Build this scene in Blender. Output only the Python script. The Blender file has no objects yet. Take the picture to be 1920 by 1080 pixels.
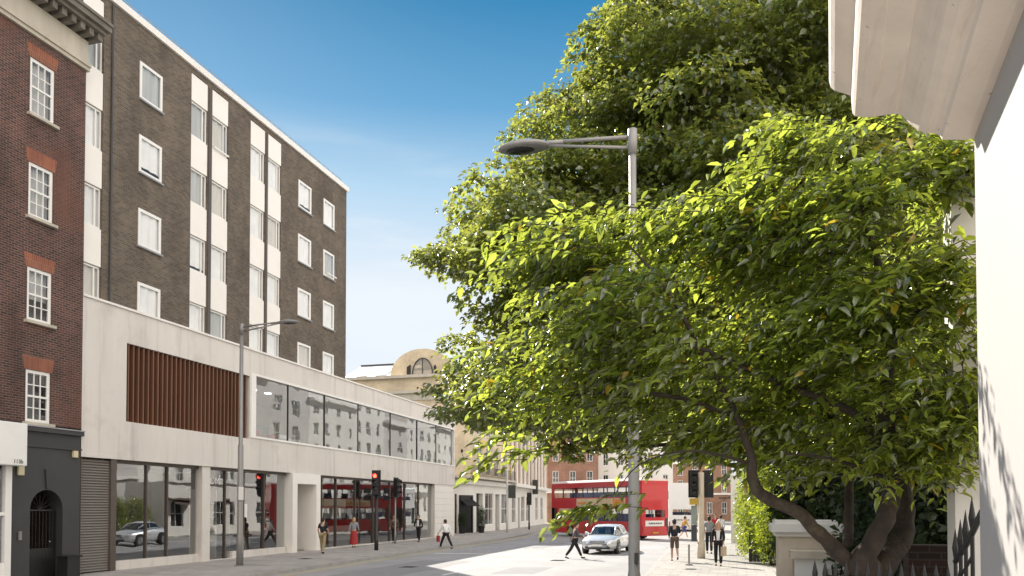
import bpy, math, random
import numpy as np
from mathutils import Vector, Matrix
random.seed(7); rng = np.random.default_rng(7)
R_ = math.radians
sc = bpy.context.scene
col = sc.collection

# ------------------------------------------------------------------ camera
TH = math.atan(421/1500); PI_ = R_(1.4); FPX = 1500.0; SH = 0.195; CH = 2.35
cam_d = bpy.data.cameras.new('camera'); cam = bpy.data.objects.new('camera', cam_d); col.objects.link(cam)
cam_d.sensor_width = 36; cam_d.lens = 36*FPX/1920; cam_d.shift_y = SH
cam_d.clip_start = 0.1; cam_d.clip_end = 4000
cam.location = (0, 0, CH); cam.rotation_euler = (math.pi/2+PI_, 0, TH)
sc.camera = cam

# ------------------------------------------------------------------ sky + sun
SUN_EL = R_(34.5); SUN_AZ = math.atan2(-.65, .76)      # direction towards the sun, clockwise from +Y
w = bpy.data.worlds.new('World'); sc.world = w; w.use_nodes = True
nt = w.node_tree; nt.nodes.clear()
def WN(t): return nt.nodes.new(t)
sky = WN('ShaderNodeTexSky'); sky.sky_type = 'NISHITA'; sky.sun_disc = False
sky.sun_elevation = SUN_EL; sky.sun_rotation = SUN_AZ
sky.air_density = 1.0; sky.dust_density = 0.6; sky.ozone_density = 3.0
tc = WN('ShaderNodeTexCoord'); sep = WN('ShaderNodeSeparateXYZ'); nt.links.new(tc.outputs['Generated'], sep.inputs[0])
mp = WN('ShaderNodeMapping'); mp.inputs['Scale'].default_value = (1.3, 1.3, 7.0); mp.inputs['Rotation'].default_value = (0.0, R_(-14), 0.3)
nt.links.new(tc.outputs['Generated'], mp.inputs[0])
nz = WN('ShaderNodeTexNoise'); nz.inputs['Scale'].default_value = 2.2; nz.inputs['Detail'].default_value = 9; nz.inputs['Roughness'].default_value = .55
nt.links.new(mp.outputs[0], nz.inputs['Vector'])
cr = WN('ShaderNodeMapRange'); cr.inputs[1].default_value = .40; cr.inputs[2].default_value = .62; cr.interpolation_type = 'SMOOTHSTEP'
nt.links.new(nz.outputs[0], cr.inputs[0])
er = WN('ShaderNodeMapRange'); er.interpolation_type = 'SMOOTHSTEP'          # cirrus thins out higher up
er.inputs[1].default_value = .28; er.inputs[2].default_value = .46; er.inputs[3].default_value = 1.0; er.inputs[4].default_value = 0.0
nt.links.new(sep.outputs[2], er.inputs[0])
mu = WN('ShaderNodeMath'); mu.operation = 'MULTIPLY'; nt.links.new(cr.outputs[0], mu.inputs[0]); nt.links.new(er.outputs[0], mu.inputs[1])
rp = WN('ShaderNodeValToRGB'); el = rp.color_ramp.elements
for i, (p, c) in enumerate([(0.0, (2.55, 2.65, 2.75)), (.27, (2.35, 2.55, 2.75)), (.37, (1.35, 2.0, 2.55)), (.45, (.38, 1.15, 1.95)), (.54, (.06, .70, 1.42)), (1.0, (.25, .75, 1.5))]):
    e = el[i] if i < 2 else el.new(p)
    e.position = p; e.color = (c[0]/3, c[1]/3, c[2]/3, 1)
nt.links.new(sep.outputs[2], rp.inputs[0])
gs = WN('ShaderNodeVectorMath'); gs.operation = 'SCALE'; gs.inputs['Scale'].default_value = 3.0; nt.links.new(rp.outputs[0], gs.inputs[0])
mixs = WN('ShaderNodeMix'); mixs.data_type = 'RGBA'; mixs.inputs[0].default_value = .03
nt.links.new(gs.outputs[0], mixs.inputs[6]); nt.links.new(sky.outputs[0], mixs.inputs[7])
mixc = WN('ShaderNodeMix'); mixc.data_type = 'RGBA'                               # thin cirrus
nt.links.new(mu.outputs[0], mixc.inputs[0]); nt.links.new(mixs.outputs[2], mixc.inputs[6]); mixc.inputs[7].default_value = (2.6, 2.8, 3.0, 1)
# bright unseen cumulus added behind and right of the camera to lighten shaded facades
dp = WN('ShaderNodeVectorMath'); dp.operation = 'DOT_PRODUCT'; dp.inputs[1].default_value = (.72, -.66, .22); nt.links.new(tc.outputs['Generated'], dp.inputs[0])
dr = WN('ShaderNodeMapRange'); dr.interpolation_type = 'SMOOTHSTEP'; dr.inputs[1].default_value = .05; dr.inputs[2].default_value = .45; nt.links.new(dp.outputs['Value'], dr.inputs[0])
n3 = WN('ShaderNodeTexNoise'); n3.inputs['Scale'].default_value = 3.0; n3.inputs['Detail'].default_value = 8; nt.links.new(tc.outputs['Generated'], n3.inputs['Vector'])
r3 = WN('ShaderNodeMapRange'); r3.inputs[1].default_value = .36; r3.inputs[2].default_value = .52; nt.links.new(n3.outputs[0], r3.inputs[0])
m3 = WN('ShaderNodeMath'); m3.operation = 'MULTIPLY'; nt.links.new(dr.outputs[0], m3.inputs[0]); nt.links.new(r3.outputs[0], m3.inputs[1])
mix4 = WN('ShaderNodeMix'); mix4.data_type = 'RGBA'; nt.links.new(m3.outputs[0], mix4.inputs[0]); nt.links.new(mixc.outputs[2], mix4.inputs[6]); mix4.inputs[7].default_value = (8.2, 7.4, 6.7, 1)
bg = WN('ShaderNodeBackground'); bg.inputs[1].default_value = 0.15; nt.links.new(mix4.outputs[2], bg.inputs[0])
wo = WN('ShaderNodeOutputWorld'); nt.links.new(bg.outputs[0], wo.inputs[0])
sd = bpy.data.lights.new('sun', 'SUN'); sd.energy = 4.2; sd.angle = R_(.55); sd.color = (1, .94, .84)
sun = bpy.data.objects.new('sun', sd); col.objects.link(sun)
sv = Vector((math.sin(SUN_AZ)*math.cos(SUN_EL), math.cos(SUN_AZ)*math.cos(SUN_EL), math.sin(SUN_EL)))
sun.rotation_euler = sv.to_track_quat('Z', 'Y').to_euler(); sun.location = (-20, 30, 40)
vs = sc.view_settings; vs.view_transform = 'Standard'; vs.look = 'None'; vs.exposure = 1.15; vs.gamma = 1; vs.use_curve_mapping = False
sc.cycles.max_bounces = 8; sc.cycles.transparent_max_bounces = 12; sc.cycles.glossy_bounces = 3
sc.cycles.transmission_bounces = 4; sc.cycles.diffuse_bounces = 3; sc.cycles.caustics_reflective = False; sc.cycles.caustics_refractive = False

# ------------------------------------------------------------------ survey helpers (photo measurements -> metres)
_R = np.array([math.cos(TH), math.sin(TH), 0]); _F0 = np.array([-math.sin(TH), math.cos(TH), 0]); _U0 = np.array([0, 0, 1.])
_F = _F0*math.cos(PI_)+_U0*math.sin(PI_); _U = -_F0*math.sin(PI_)+_U0*math.cos(PI_); _C = np.array([0, 0, CH])
def ray(x, y): return _R*(x-960)/FPX+_U*(540-y+SH*1920)/FPX+_F
def G(x, y, z=0.0): d = ray(x, y); return Vector(_C+d*(z-CH)/d[2])
def D(x, y, z): return Vector(_C+ray(x, y)*z)

# ------------------------------------------------------------------ materials
MT = {}
def newmat(name):
    m = bpy.data.materials.new(name); m.use_nodes = True; n = m.node_tree; b = n.nodes['Principled BSDF']; MT[name] = m
    return m, n, b
def mat(name, c, rough=.7, var=.12, scale=3.0, bump=0.0, bscale=40, metal=0.0, spec=.5, coat=0.0, var2=0.0, streak=False):
    m, n, b = newmat(name)
    pos = n.nodes.new('ShaderNodeNewGeometry'); N = n.nodes.new('ShaderNodeTexNoise'); N.inputs['Scale'].default_value = scale
    N.inputs['Detail'].default_value = 6; N.inputs['Roughness'].default_value = .6
    src = pos.outputs['Position']
    if streak:
        mpn = n.nodes.new('ShaderNodeMapping'); mpn.inputs['Scale'].default_value = (1, 1, .12); n.links.new(src, mpn.inputs[0]); src = mpn.outputs[0]
    n.links.new(src, N.inputs['Vector'])
    mr = n.nodes.new('ShaderNodeMapRange'); mr.inputs[1].default_value = .25; mr.inputs[2].default_value = .75
    mr.inputs[3].default_value = 1-var; mr.inputs[4].default_value = 1+var; n.links.new(N.outputs[0], mr.inputs[0])
    v = n.nodes.new('ShaderNodeVectorMath'); v.operation = 'SCALE'; v.inputs[0].default_value = c[:3]; n.links.new(mr.outputs[0], v.inputs['Scale'])
    n.links.new(v.outputs[0], b.inputs['Base Color'])
    b.inputs['Roughness'].default_value = rough; b.inputs['Metallic'].default_value = metal
    b.inputs['Specular IOR Level'].default_value = spec; b.inputs['Coat Weight'].default_value = coat
    if bump:
        N2 = n.nodes.new('ShaderNodeTexNoise'); N2.inputs['Scale'].default_value = bscale; N2.inputs['Detail'].default_value = 4
        n.links.new(pos.outputs['Position'], N2.inputs['Vector'])
        bp = n.nodes.new('ShaderNodeBump'); bp.inputs['Strength'].default_value = bump; bp.inputs['Distance'].default_value = .02
        n.links.new(N2.outputs[0], bp.inputs['Height']); n.links.new(bp.outputs[0], b.inputs['Normal'])
    return m
def brick(name, c1, c2, mortar, bw=.225, bh=.075, ms=.010, horiz=False, patch=None, rough=.85, off=.5, bias=0.0):
    m, n, b = newmat(name)
    pos = n.nodes.new('ShaderNodeNewGeometry'); s = n.nodes.new('ShaderNodeSeparateXYZ'); n.links.new(pos.outputs['Position'], s.inputs[0])
    cb = n.nodes.new('ShaderNodeCombineXYZ')
    if horiz: n.links.new(s.outputs[0], cb.inputs[0]); n.links.new(s.outputs[1], cb.inputs[1])
    else:
        ad = n.nodes.new('ShaderNodeMath'); ad.operation = 'ADD'; n.links.new(s.outputs[0], ad.inputs[0]); n.links.new(s.outputs[1], ad.inputs[1])
        n.links.new(ad.outputs[0], cb.inputs[0]); n.links.new(s.outputs[2], cb.inputs[1])
    t = n.nodes.new('ShaderNodeTexBrick'); t.offset = off; n.links.new(cb.outputs[0], t.inputs['Vector'])
    t.inputs['Color1'].default_value = (*c1, 1); t.inputs['Color2'].default_value = (*c2, 1); t.inputs['Mortar'].default_value = (*mortar, 1)
    t.inputs['Scale'].default_value = 1; t.inputs['Brick Width'].default_value = bw; t.inputs['Row Height'].default_value = bh
    t.inputs['Mortar Size'].default_value = ms; t.inputs['Mortar Smooth'].default_value = .2; t.inputs['Bias'].default_value = bias
    N = n.nodes.new('ShaderNodeTexNoise'); N.inputs['Scale'].default_value = .6; N.inputs['Detail'].default_value = 8; N.inputs['Roughness'].default_value = .7
    n.links.new(pos.outputs['Position'], N.inputs['Vector'])
    mr = n.nodes.new('ShaderNodeMapRange'); mr.inputs[1].default_value = .3; mr.inputs[2].default_value = .7; mr.inputs[3].default_value = .72; mr.inputs[4].default_value = 1.28
    n.links.new(N.outputs[0], mr.inputs[0])
    v = n.nodes.new('ShaderNodeVectorMath'); v.operation = 'SCALE'; n.links.new(t.outputs['Color'], v.inputs[0]); n.links.new(mr.outputs[0], v.inputs['Scale'])
    out = v.outputs[0]
    if patch:
        N3 = n.nodes.new('ShaderNodeTexNoise'); N3.inputs['Scale'].default_value = .35; N3.inputs['Detail'].default_value = 3; n.links.new(pos.outputs['Position'], N3.inputs['Vector'])
        r3 = n.nodes.new('ShaderNodeMapRange'); r3.inputs[1].default_value = .52; r3.inputs[2].default_value = .68; r3.inputs[4].default_value = .6; n.links.new(N3.outputs[0], r3.inputs[0])
        mm = n.nodes.new('ShaderNodeMix'); mm.data_type = 'RGBA'; n.links.new(r3.outputs[0], mm.inputs[0]); n.links.new(out, mm.inputs[6]); mm.inputs[7].default_value = (*patch, 1)
        out = mm.outputs[2]
    n.links.new(out, b.inputs['Base Color']); b.inputs['Roughness'].default_value = rough; b.inputs['Specular IOR Level'].default_value = .3
    bp = n.nodes.new('ShaderNodeBump'); bp.inputs['Strength'].default_value = .35; bp.inputs['Distance'].default_value = .01; bp.invert = True
    n.links.new(t.outputs['Fac'], bp.inputs['Height']); n.links.new(bp.outputs[0], b.inputs['Normal'])
    return m
def glass(name, ior=1.9, tint=(.75, .8, .8), rough=.0, wob=.0):
    m = bpy.data.materials.new(name); m.use_nodes = True; n = m.node_tree; n.nodes.clear(); MT[name] = m
    o = n.nodes.new('ShaderNodeOutputMaterial'); mi = n.nodes.new('ShaderNodeMixShader'); tr = n.nodes.new('ShaderNodeBsdfTransparent'); gl = n.nodes.new('ShaderNodeBsdfGlossy')
    gm = n.nodes.new('ShaderNodeNewGeometry'); dt = n.nodes.new('ShaderNodeVectorMath'); dt.operation = 'DOT_PRODUCT'; n.links.new(gm.outputs['Incoming'], dt.inputs[0]); n.links.new(gm.outputs['Normal'], dt.inputs[1])
    ab = n.nodes.new('ShaderNodeMath'); ab.operation = 'ABSOLUTE'; n.links.new(dt.outputs['Value'], ab.inputs[0]); om = n.nodes.new('ShaderNodeMath'); om.operation = 'SUBTRACT'; om.inputs[0].default_value = 1; n.links.new(ab.outputs[0], om.inputs[1])
    pw = n.nodes.new('ShaderNodeMath'); pw.operation = 'POWER'; pw.inputs[1].default_value = 5; n.links.new(om.outputs[0], pw.inputs[0]); fr = n.nodes.new('ShaderNodeMath'); fr.operation = 'MULTIPLY_ADD'; fr.inputs[1].default_value = 1-ior; fr.inputs[2].default_value = ior; n.links.new(pw.outputs[0], fr.inputs[0])
    tr.inputs[0].default_value = (*tint, 1); gl.inputs['Roughness'].default_value = rough
    gl.inputs['Color'].default_value = (.95, .97, 1, 1)
    if wob:
        N = n.nodes.new('ShaderNodeTexNoise'); N.inputs['Scale'].default_value = .7; p = n.nodes.new('ShaderNodeNewGeometry'); n.links.new(p.outputs['Position'], N.inputs['Vector'])
        bp = n.nodes.new('ShaderNodeBump'); bp.inputs['Strength'].default_value = wob; bp.inputs['Distance'].default_value = .05; n.links.new(N.outputs[0], bp.inputs['Height']); n.links.new(bp.outputs[0], gl.inputs['Normal'])
    n.links.new(fr.outputs[0], mi.inputs[0]); n.links.new(tr.outputs[0], mi.inputs[1]); n.links.new(gl.outputs[0], mi.inputs[2]); n.links.new(mi.outputs[0], o.inputs[0])
    return m
def leafmat(name, dif, trn, gl=.08, rough=.4, var=.5, yellow=None, tw=.5):
    m = bpy.data.materials.new(name); m.use_nodes = True; n = m.node_tree; n.nodes.clear(); MT[name] = m
    o = n.nodes.new('ShaderNodeOutputMaterial'); g = n.nodes.new('ShaderNodeNewGeometry')
    mr = n.nodes.new('ShaderNodeMapRange'); mr.inputs[3].default_value = 1-var; mr.inputs[4].default_value = 1+var; n.links.new(g.outputs['Random Per Island'], mr.inputs[0])
    def colr(c):
        v = n.nodes.new('ShaderNodeVectorMath'); v.operation = 'SCALE'; v.inputs[0].default_value = c; n.links.new(mr.outputs[0], v.inputs['Scale']); out = v.outputs[0]
        if yellow:
            r = n.nodes.new('ShaderNodeMath'); r.operation = 'GREATER_THAN'; r.inputs[1].default_value = .985
            n.links.new(g.outputs['Random Per Island'], r.inputs[0]); mm = n.nodes.new('ShaderNodeMix'); mm.data_type = 'RGBA'; n.links.new(r.outputs[0], mm.inputs[0])
            n.links.new(out, mm.inputs[6]); mm.inputs[7].default_value = (*yellow, 1); out = mm.outputs[2]
        return out
    d = n.nodes.new('ShaderNodeBsdfDiffuse'); t = n.nodes.new('ShaderNodeBsdfTranslucent'); s = n.nodes.new('ShaderNodeBsdfGlossy'); s.inputs['Roughness'].default_value = rough
    n.links.new(colr(dif), d.inputs[0]); n.links.new(colr(trn), t.inputs[0])
    m1 = n.nodes.new('ShaderNodeMixShader'); m1.inputs[0].default_value = tw; n.links.new(d.outputs[0], m1.inputs[1]); n.links.new(t.outputs[0], m1.inputs[2])
    m2 = n.nodes.new('ShaderNodeMixShader'); m2.inputs[0].default_value = gl; n.links.new(m1.outputs[0], m2.inputs[1]); n.links.new(s.outputs[0], m2.inputs[2])
    n.links.new(m2.outputs[0], o.inputs[0]); return m
def emit(name, c, s):
    m, n, b = newmat(name); b.inputs['Base Color'].default_value = (*c, 1); b.inputs['Emission Color'].default_value = (*c, 1); b.inputs['Emission Strength'].default_value = s; return m

mat('asphalt', (.325, .315, .312), .85, .14, .5, .25, 60)
mat('ground_m', (.12, .115, .11), .9, .2, .2)
brick('paving', (.36, .335, .31), (.42, .39, .36), (.24, .225, .21), .62, .62, .012, horiz=True, rough=.85)
mat('kerb', (.36, .345, .32), .85, .15, 2, .2, 50)
mat('paint_white', (.75, .75, .72), .7, .1, 4); mat('paint_yellow', (.55, .44, .16), .75, .15, 4)
mat('render', (.66, .625, .58), .85, .09, .5, .12, 60, streak=True)
mat('white_panel', (.83, .80, .75), .6, .03, 1.5); mat('white_frame', (.80, .79, .76), .45, .03, 3)
mat('coping', (.80, .77, .73), .7, .06, 2)
brick('brown_brick', (.158, .124, .092), (.086, .070, .055), (.17, .15, .125), .225, .075, .010)
brick('red_brick', (.115, .052, .040), (.044, .029, .026), (.19, .135, .115), .225, .075, .012, patch=(.16, .070, .048))
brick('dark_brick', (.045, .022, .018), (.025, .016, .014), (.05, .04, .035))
brick('lintel_brick', (.29, .105, .062), (.21, .078, .048), (.25, .15, .11), .075, .5, .008)
brick('cream_brick', (.66, .55, .38), (.60, .49, .33), (.6, .53, .42), .24, .08, .008)
brick('far_brick', (.34, .18, .12), (.26, .13, .09), (.34, .25, .19), .24, .08, .01)
mat('stucco', (.80, .775, .72), .7, .06, .7, .08, 30, streak=True)
mat('stucco_old', (.84, .74, .645), .75, .10, 2.2, .15, 26)
def stain(m, scl, lo, hi, colr, amt):
    n = MT[m].node_tree; b = n.nodes['Principled BSDF']; src = b.inputs['Base Color'].links[0].from_socket
    p = n.nodes.new('ShaderNodeNewGeometry'); mp_ = n.nodes.new('ShaderNodeMapping'); mp_.inputs['Scale'].default_value = scl; n.links.new(p.outputs['Position'], mp_.inputs[0])
    N = n.nodes.new('ShaderNodeTexNoise'); N.inputs['Scale'].default_value = 1; N.inputs['Detail'].default_value = 7; N.inputs['Roughness'].default_value = .65; n.links.new(mp_.outputs[0], N.inputs['Vector'])
    r = n.nodes.new('ShaderNodeMapRange'); r.inputs[1].default_value = lo; r.inputs[2].default_value = hi; r.inputs[4].default_value = amt; n.links.new(N.outputs[0], r.inputs[0])
    x = n.nodes.new('ShaderNodeMix'); x.data_type = 'RGBA'; n.links.new(r.outputs[0], x.inputs[0]); n.links.new(src, x.inputs[6]); x.inputs[7].default_value = (*colr, 1); n.links.new(x.outputs[2], b.inputs['Base Color'])
stain('stucco_old', (14, 1.2, 14), .56, .75, (.50, .38, .29), .35); stain('stucco_old', (13, 13, 13), .655, .72, (.12, .07, .04), .85)
mat('tar_patch', (.255, .25, .25), .9, .1, 2); mat('blind', (.66, .62, .55), .9, .05, 2)
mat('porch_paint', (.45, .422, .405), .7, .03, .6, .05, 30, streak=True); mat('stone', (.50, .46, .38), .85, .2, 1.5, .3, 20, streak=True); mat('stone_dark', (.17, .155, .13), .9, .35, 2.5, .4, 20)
mat('charcoal', (.040, .039, .041), .55, .12, 1.0); mat('black_iron', (.012, .012, .013), .45, .1, 4); mat('dark_metal', (.035, .033, .032), .4, .1, 4)
mat('bronze_dark', (.085, .068, .056), .5, .15, 4)
mat('shutter', (.24, .215, .19), .5, .06, 2, metal=.2); mat('timber', (.15, .066, .036), .55, .3, 1.6, .2, 30, streak=True)
mat('grey_pole', (.25, .245, .235), .45, .05, 3, metal=.3); mat('near_pole', (.33, .32, .305), .5, .10, 3, metal=.2); mat('pale_pole', (.55, .54, .52), .5, .05, 3)
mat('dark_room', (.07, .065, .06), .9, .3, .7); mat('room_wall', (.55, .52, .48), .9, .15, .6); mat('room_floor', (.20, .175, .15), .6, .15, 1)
mat('curtain', (.88, .87, .85), .9, .08, 1.5); mat('net_curtain', (.50, .50, .48), .9, .15, 3, streak=True); mat('void', (.02, .022, .025), .6, .1, 1)
glass('shop_glass', .22, (.80, .83, .82), .0, .07); glass('win_glass', .07, (.97, .98, .98), .0, .06); glass('car_glass', .10, (.30, .34, .34))
mat('lead', (.30, .31, .32), .6, .15, 1); mat('slate', (.10, .105, .115), .6, .15, 1.5)
mat('bark', (.052, .039, .031), .9, .5, 6, 1.0, 30); mat('bark_grey', (.05, .045, .036), .9, .3, 4, .6, 20)
leafmat('cherry_leaf', (.070, .112, .024), (.50, .58, .065), .11, .20, .55, (.50, .36, .03), .55)
leafmat('plane_leaf', (.13, .175, .045), (.46, .50, .075), .15, .30, .5, (.30, .24, .05), .52)
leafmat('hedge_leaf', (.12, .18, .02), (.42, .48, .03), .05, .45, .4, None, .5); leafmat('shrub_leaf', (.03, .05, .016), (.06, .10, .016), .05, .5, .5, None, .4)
mat('skin', (.50, .31, .22), .6, .05, 5); mat('hair_dark', (.02, .015, .012), .6, .2, 30); mat('hair_fair', (.40, .26, .13), .6, .2, 30); mat('eye', (.03, .02, .02), .2)
mat('navy', (.012, .016, .024), .85, .15, 8); mat('black_cloth', (.012, .012, .013), .85, .15, 8); mat('khaki', (.30, .245, .14), .85, .12, 8); mat('white_cloth', (.75, .76, .78), .85, .05, 8)
mat('grey_cloth', (.26, .28, .31), .85, .1, 8); mat('red_cloth', (.34, .028, .032), .8, .1, 8); mat('brown_cloth', (.11, .075, .06), .85, .12, 8); mat('tan_cloth', (.45, .36, .25), .85, .1, 8)
mat('check_cloth', (.09, .08, .085), .85, .6, 14); mat('yellow_cloth', (.55, .36, .06), .8, .1, 8); mat('blue_cloth', (.05, .06, .22), .8, .1, 8)
mat('silver', (.70, .72, .75), .3, .02, 3, metal=.35, coat=.8); mat('tyre', (.02, .02, .02), .85); mat('rim', (.5, .5, .52), .3, .05, 3, metal=.8)
mat('bus_red', (.50, .018, .022), .35, .05, 1, coat=.4); mat('bus_roof', (.72, .62, .58), .5, .05, 1); mat('ad_cream', (.68, .52, .32), .6, .25, 1.2); mat('ad_orange', (.70, .27, .08), .6, .2, 1.5)
mat('white_gloss', (.78, .78, .76), .4, .04, 2); mat('lens_dark', (.03, .03, .03), .2, .1, 3); mat('lamp_red', (.35, .02, .02), .3)
emit('fill_glow', (1.0, .93, .82), 3.0); emit('red_light', (1.0, .07, .04), 3.0)
mat('alarm', (.62, .54, .36), .6, .05, 3); mat('bin_green', (.05, .052, .042), .6, .2, 4); mat('garden_stone', (.62, .53, .42), .85, .15, 3, .25, 30); mat('soil', (.08, .055, .04), .95, .2, 3)
mat('panel_teal', (.28, .34, .31), .6, .1, 3); mat('panel_dark', (.05, .06, .075), .5, .1, 3); mat('furn_red', (.42, .05, .06), .7, .1, 3); mat('furn_white', (.8, .79, .76), .6, .05, 2); mat('furn_green', (.16, .2, .15), .7, .1, 3)

stain('render', (1.5, .5, .5), .55, .75, (.40, .36, .32), .5); stain('render', (2.5, 2.5, .18), .53, .68, (.42, .38, .34), .5); stain('bark', (3, 3, 1.5), .55, .68, (.13, .11, .06), .6); stain('porch_paint', (3, 1.2, .3), .58, .72, (.42, .38, .34), .4)
stain('red_brick', (.7, .7, .25), .5, .7, (.035, .024, .022), .55); stain('brown_brick', (.5, .5, .2), .52, .72, (.06, .047, .036), .5); stain('asphalt', (.35, .12, 1), .5, .62, (.24, .235, .235), .6); stain('paving', (.6, .6, 1), .52, .66, (.25, .235, .22), .55)
mat('brick_pale', (.60, .57, .54), .8, .1, .6);

# ------------------------------------------------------------------ mesh + object helpers
class MB:
    def __init__(s): s.v = []; s.f = []; s.mi = []; s.m = 0
    def pts(s, P, F):
        k = len(s.v); s.v += [tuple(p) for p in P]; s.f += [tuple(k+i for i in f) for f in F]; s.mi += [s.m]*len(F); return s
    def box(s, x0, x1, y0, y1, z0, z1):
        P = [(x, y, z) for z in (z0, z1) for y in (y0, y1) for x in (x0, x1)]
        return s.pts(P, [(0, 2, 3, 1), (4, 5, 7, 6), (0, 1, 5, 4), (2, 6, 7, 3), (0, 4, 6, 2), (1, 3, 7, 5)])
    def fbox(s, fr, u0, u1, n0, n1, z0, z1):
        P = [fr(u, n, z) for z in (z0, z1) for n in (n0, n1) for u in (u0, u1)]
        return s.pts(P, [(0, 2, 3, 1), (4, 5, 7, 6), (0, 1, 5, 4), (2, 6, 7, 3), (0, 4, 6, 2), (1, 3, 7, 5)])
    def quad(s, a, b, c, d): return s.pts([a, b, c, d], [(0, 1, 2, 3)])
    def tube(s, P, r, n=10, cap=True):
        P = [Vector(p) for p in P]; r = r if hasattr(r, '__len__') else [r]*len(P); V = []; Fc = []
        up = None
        for i, p in enumerate(P):
            t = (P[min(i+1, len(P)-1)]-P[max(i-1, 0)]).normalized()
            if up is None: up = t.orthogonal().normalized()
            a = (up-t*up.dot(t)); a = a.normalized() if a.length > 1e-5 else t.orthogonal().normalized(); up = a; b = t.cross(a)
            V += [p+(a*math.cos(2*math.pi*k/n)+b*math.sin(2*math.pi*k/n))*r[i] for k in range(n)]
        for i in range(len(P)-1):
            for k in range(n): Fc.append((i*n+k, i*n+(k+1) % n, (i+1)*n+(k+1) % n, (i+1)*n+k))
        if cap: Fc += [tuple(range(n-1, -1, -1)), tuple((len(P)-1)*n+k for k in range(n))]
        return s.pts(V, Fc)
    def prism(s, poly, h0, h1, axis='z'):
        n = len(poly)
        f = {'z': lambda a, b, h: (a, b, h), 'y': lambda a, b, h: (a, h, b), 'x': lambda a, b, h: (h, a, b)}[axis]
        V = [f(a, b, h0) for a, b in poly]+[f(a, b, h1) for a, b in poly]
        return s.pts(V, [tuple(range(n-1, -1, -1)), tuple(range(n, 2*n))]+[(i, (i+1) % n, n+(i+1) % n, n+i) for i in range(n)])
    def ell(s, c, r, nu=12, nv=8, M=None):
        V = []; Fc = []
        for j in range(nv+1):
            ph = math.pi*j/nv
            for i in range(nu):
                a = 2*math.pi*i/nu; p = Vector((r[0]*math.sin(ph)*math.cos(a), r[1]*math.sin(ph)*math.sin(a), r[2]*math.cos(ph)))
                if M: p = M @ p
                V.append(Vector(c)+p)
        for j in range(nv):
            for i in range(nu): Fc.append((j*nu+i, (j+1)*nu+i, (j+1)*nu+(i+1) % nu, j*nu+(i+1) % nu))
        return s.pts(V, Fc)
    def build(s, name, mats, parent=None, smooth=False, local=False, origin=None, bevel=0, label=None):
        off = Vector((0, 0, 0))
        if parent is not None and not local: off = worldpos(parent)
        elif origin is not None: off = Vector(origin)
        used = sorted({i for f in s.f for i in f}); mp_ = {o: i for i, o in enumerate(used)}
        me = bpy.data.meshes.new(name); me.from_pydata([tuple(Vector(s.v[i])-off) for i in used], [], [tuple(mp_[i] for i in f) for f in s.f])
        if not isinstance(mats, (list, tuple)): mats = [mats]
        for m in mats: me.materials.append(MT[m])
        if len(mats) > 1: me.polygons.foreach_set('material_index', s.mi)
        if smooth: me.polygons.foreach_set('use_smooth', [True]*len(me.polygons))
        me.update(); o = bpy.data.objects.new(name, me); col.objects.link(o)
        if parent is not None: o.parent = parent
        elif origin is not None: o.location = origin
        if bevel:
            b = o.modifiers.new('bevel', 'BEVEL'); b.width = bevel; b.segments = 2; b.limit_method = 'ANGLE'
        if label: o['label'] = label
        return o
def worldpos(o):
    p = Vector((0, 0, 0))
    while o is not None: p += o.location; o = o.parent
    return p
def tag(o, label=None, cat=None, group=None, kind=None):
    if label: o['label'] = label
    if cat: o['category'] = cat
    if group: o['group'] = group
    if kind: o['kind'] = kind
    return o
def empty(name, loc, label, cat, group=None, rz=0):
    o = bpy.data.objects.new(name, None); col.objects.link(o); o.location = loc; o.rotation_euler = (0, 0, rz); o.empty_display_size = .3
    return tag(o, label, cat, group)
def copy_tree(o, parent=None):
    c = o.copy(); col.objects.link(c)
    if parent: c.parent = parent
    for ch in o.children: copy_tree(ch, c)
    return c
def frame(ox, oy, ang):     # facade frame: u along the wall (ang from +X), n = outward (right-hand side of u)
    ux, uy = math.cos(ang), math.sin(ang); nx, ny = uy, -ux
    return lambda u, n, z: (ox+ux*u+nx*n, oy+uy*u+ny*n, z)
def wall(mb, fr, u0, u1, z0, z1, holes, depth=.2):
    us = sorted({u0, u1, *[min(max(h[i], u0), u1) for h in holes for i in (0, 1)]}); zs = sorted({z0, z1, *[min(max(h[i], z0), z1) for h in holes for i in (2, 3)]})
    for i in range(len(us)-1):
        for j in range(len(zs)-1):
            cu, cz = (us[i]+us[i+1])/2, (zs[j]+zs[j+1])/2
            if any(h[0] < cu < h[1] and h[2] < cz < h[3] for h in holes): continue
            mb.quad(fr(us[i], 0, zs[j]), fr(us[i+1], 0, zs[j]), fr(us[i+1], 0, zs[j+1]), fr(us[i], 0, zs[j+1]))
    for a, b, c, d in holes:
        mb.quad(fr(a, 0, c), fr(a, -depth, c), fr(a, -depth, d), fr(a, 0, d)); mb.quad(fr(b, 0, c), fr(b, 0, d), fr(b, -depth, d), fr(b, -depth, c))
        mb.quad(fr(a, 0, c), fr(b, 0, c), fr(b, -depth, c), fr(a, -depth, c)); mb.quad(fr(a, 0, d), fr(a, -depth, d), fr(b, -depth, d), fr(b, 0, d))
def ring(mb, fr, u0, u1, z0, z1, w_, n0, n1):
    mb.fbox(fr, u0, u0+w_, n0, n1, z0, z1); mb.fbox(fr, u1-w_, u1, n0, n1, z0, z1)
    mb.fbox(fr, u0+w_, u1-w_, n0, n1, z0, z0+w_); mb.fbox(fr, u0+w_, u1-w_, n0, n1, z1-w_, z1)
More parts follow.
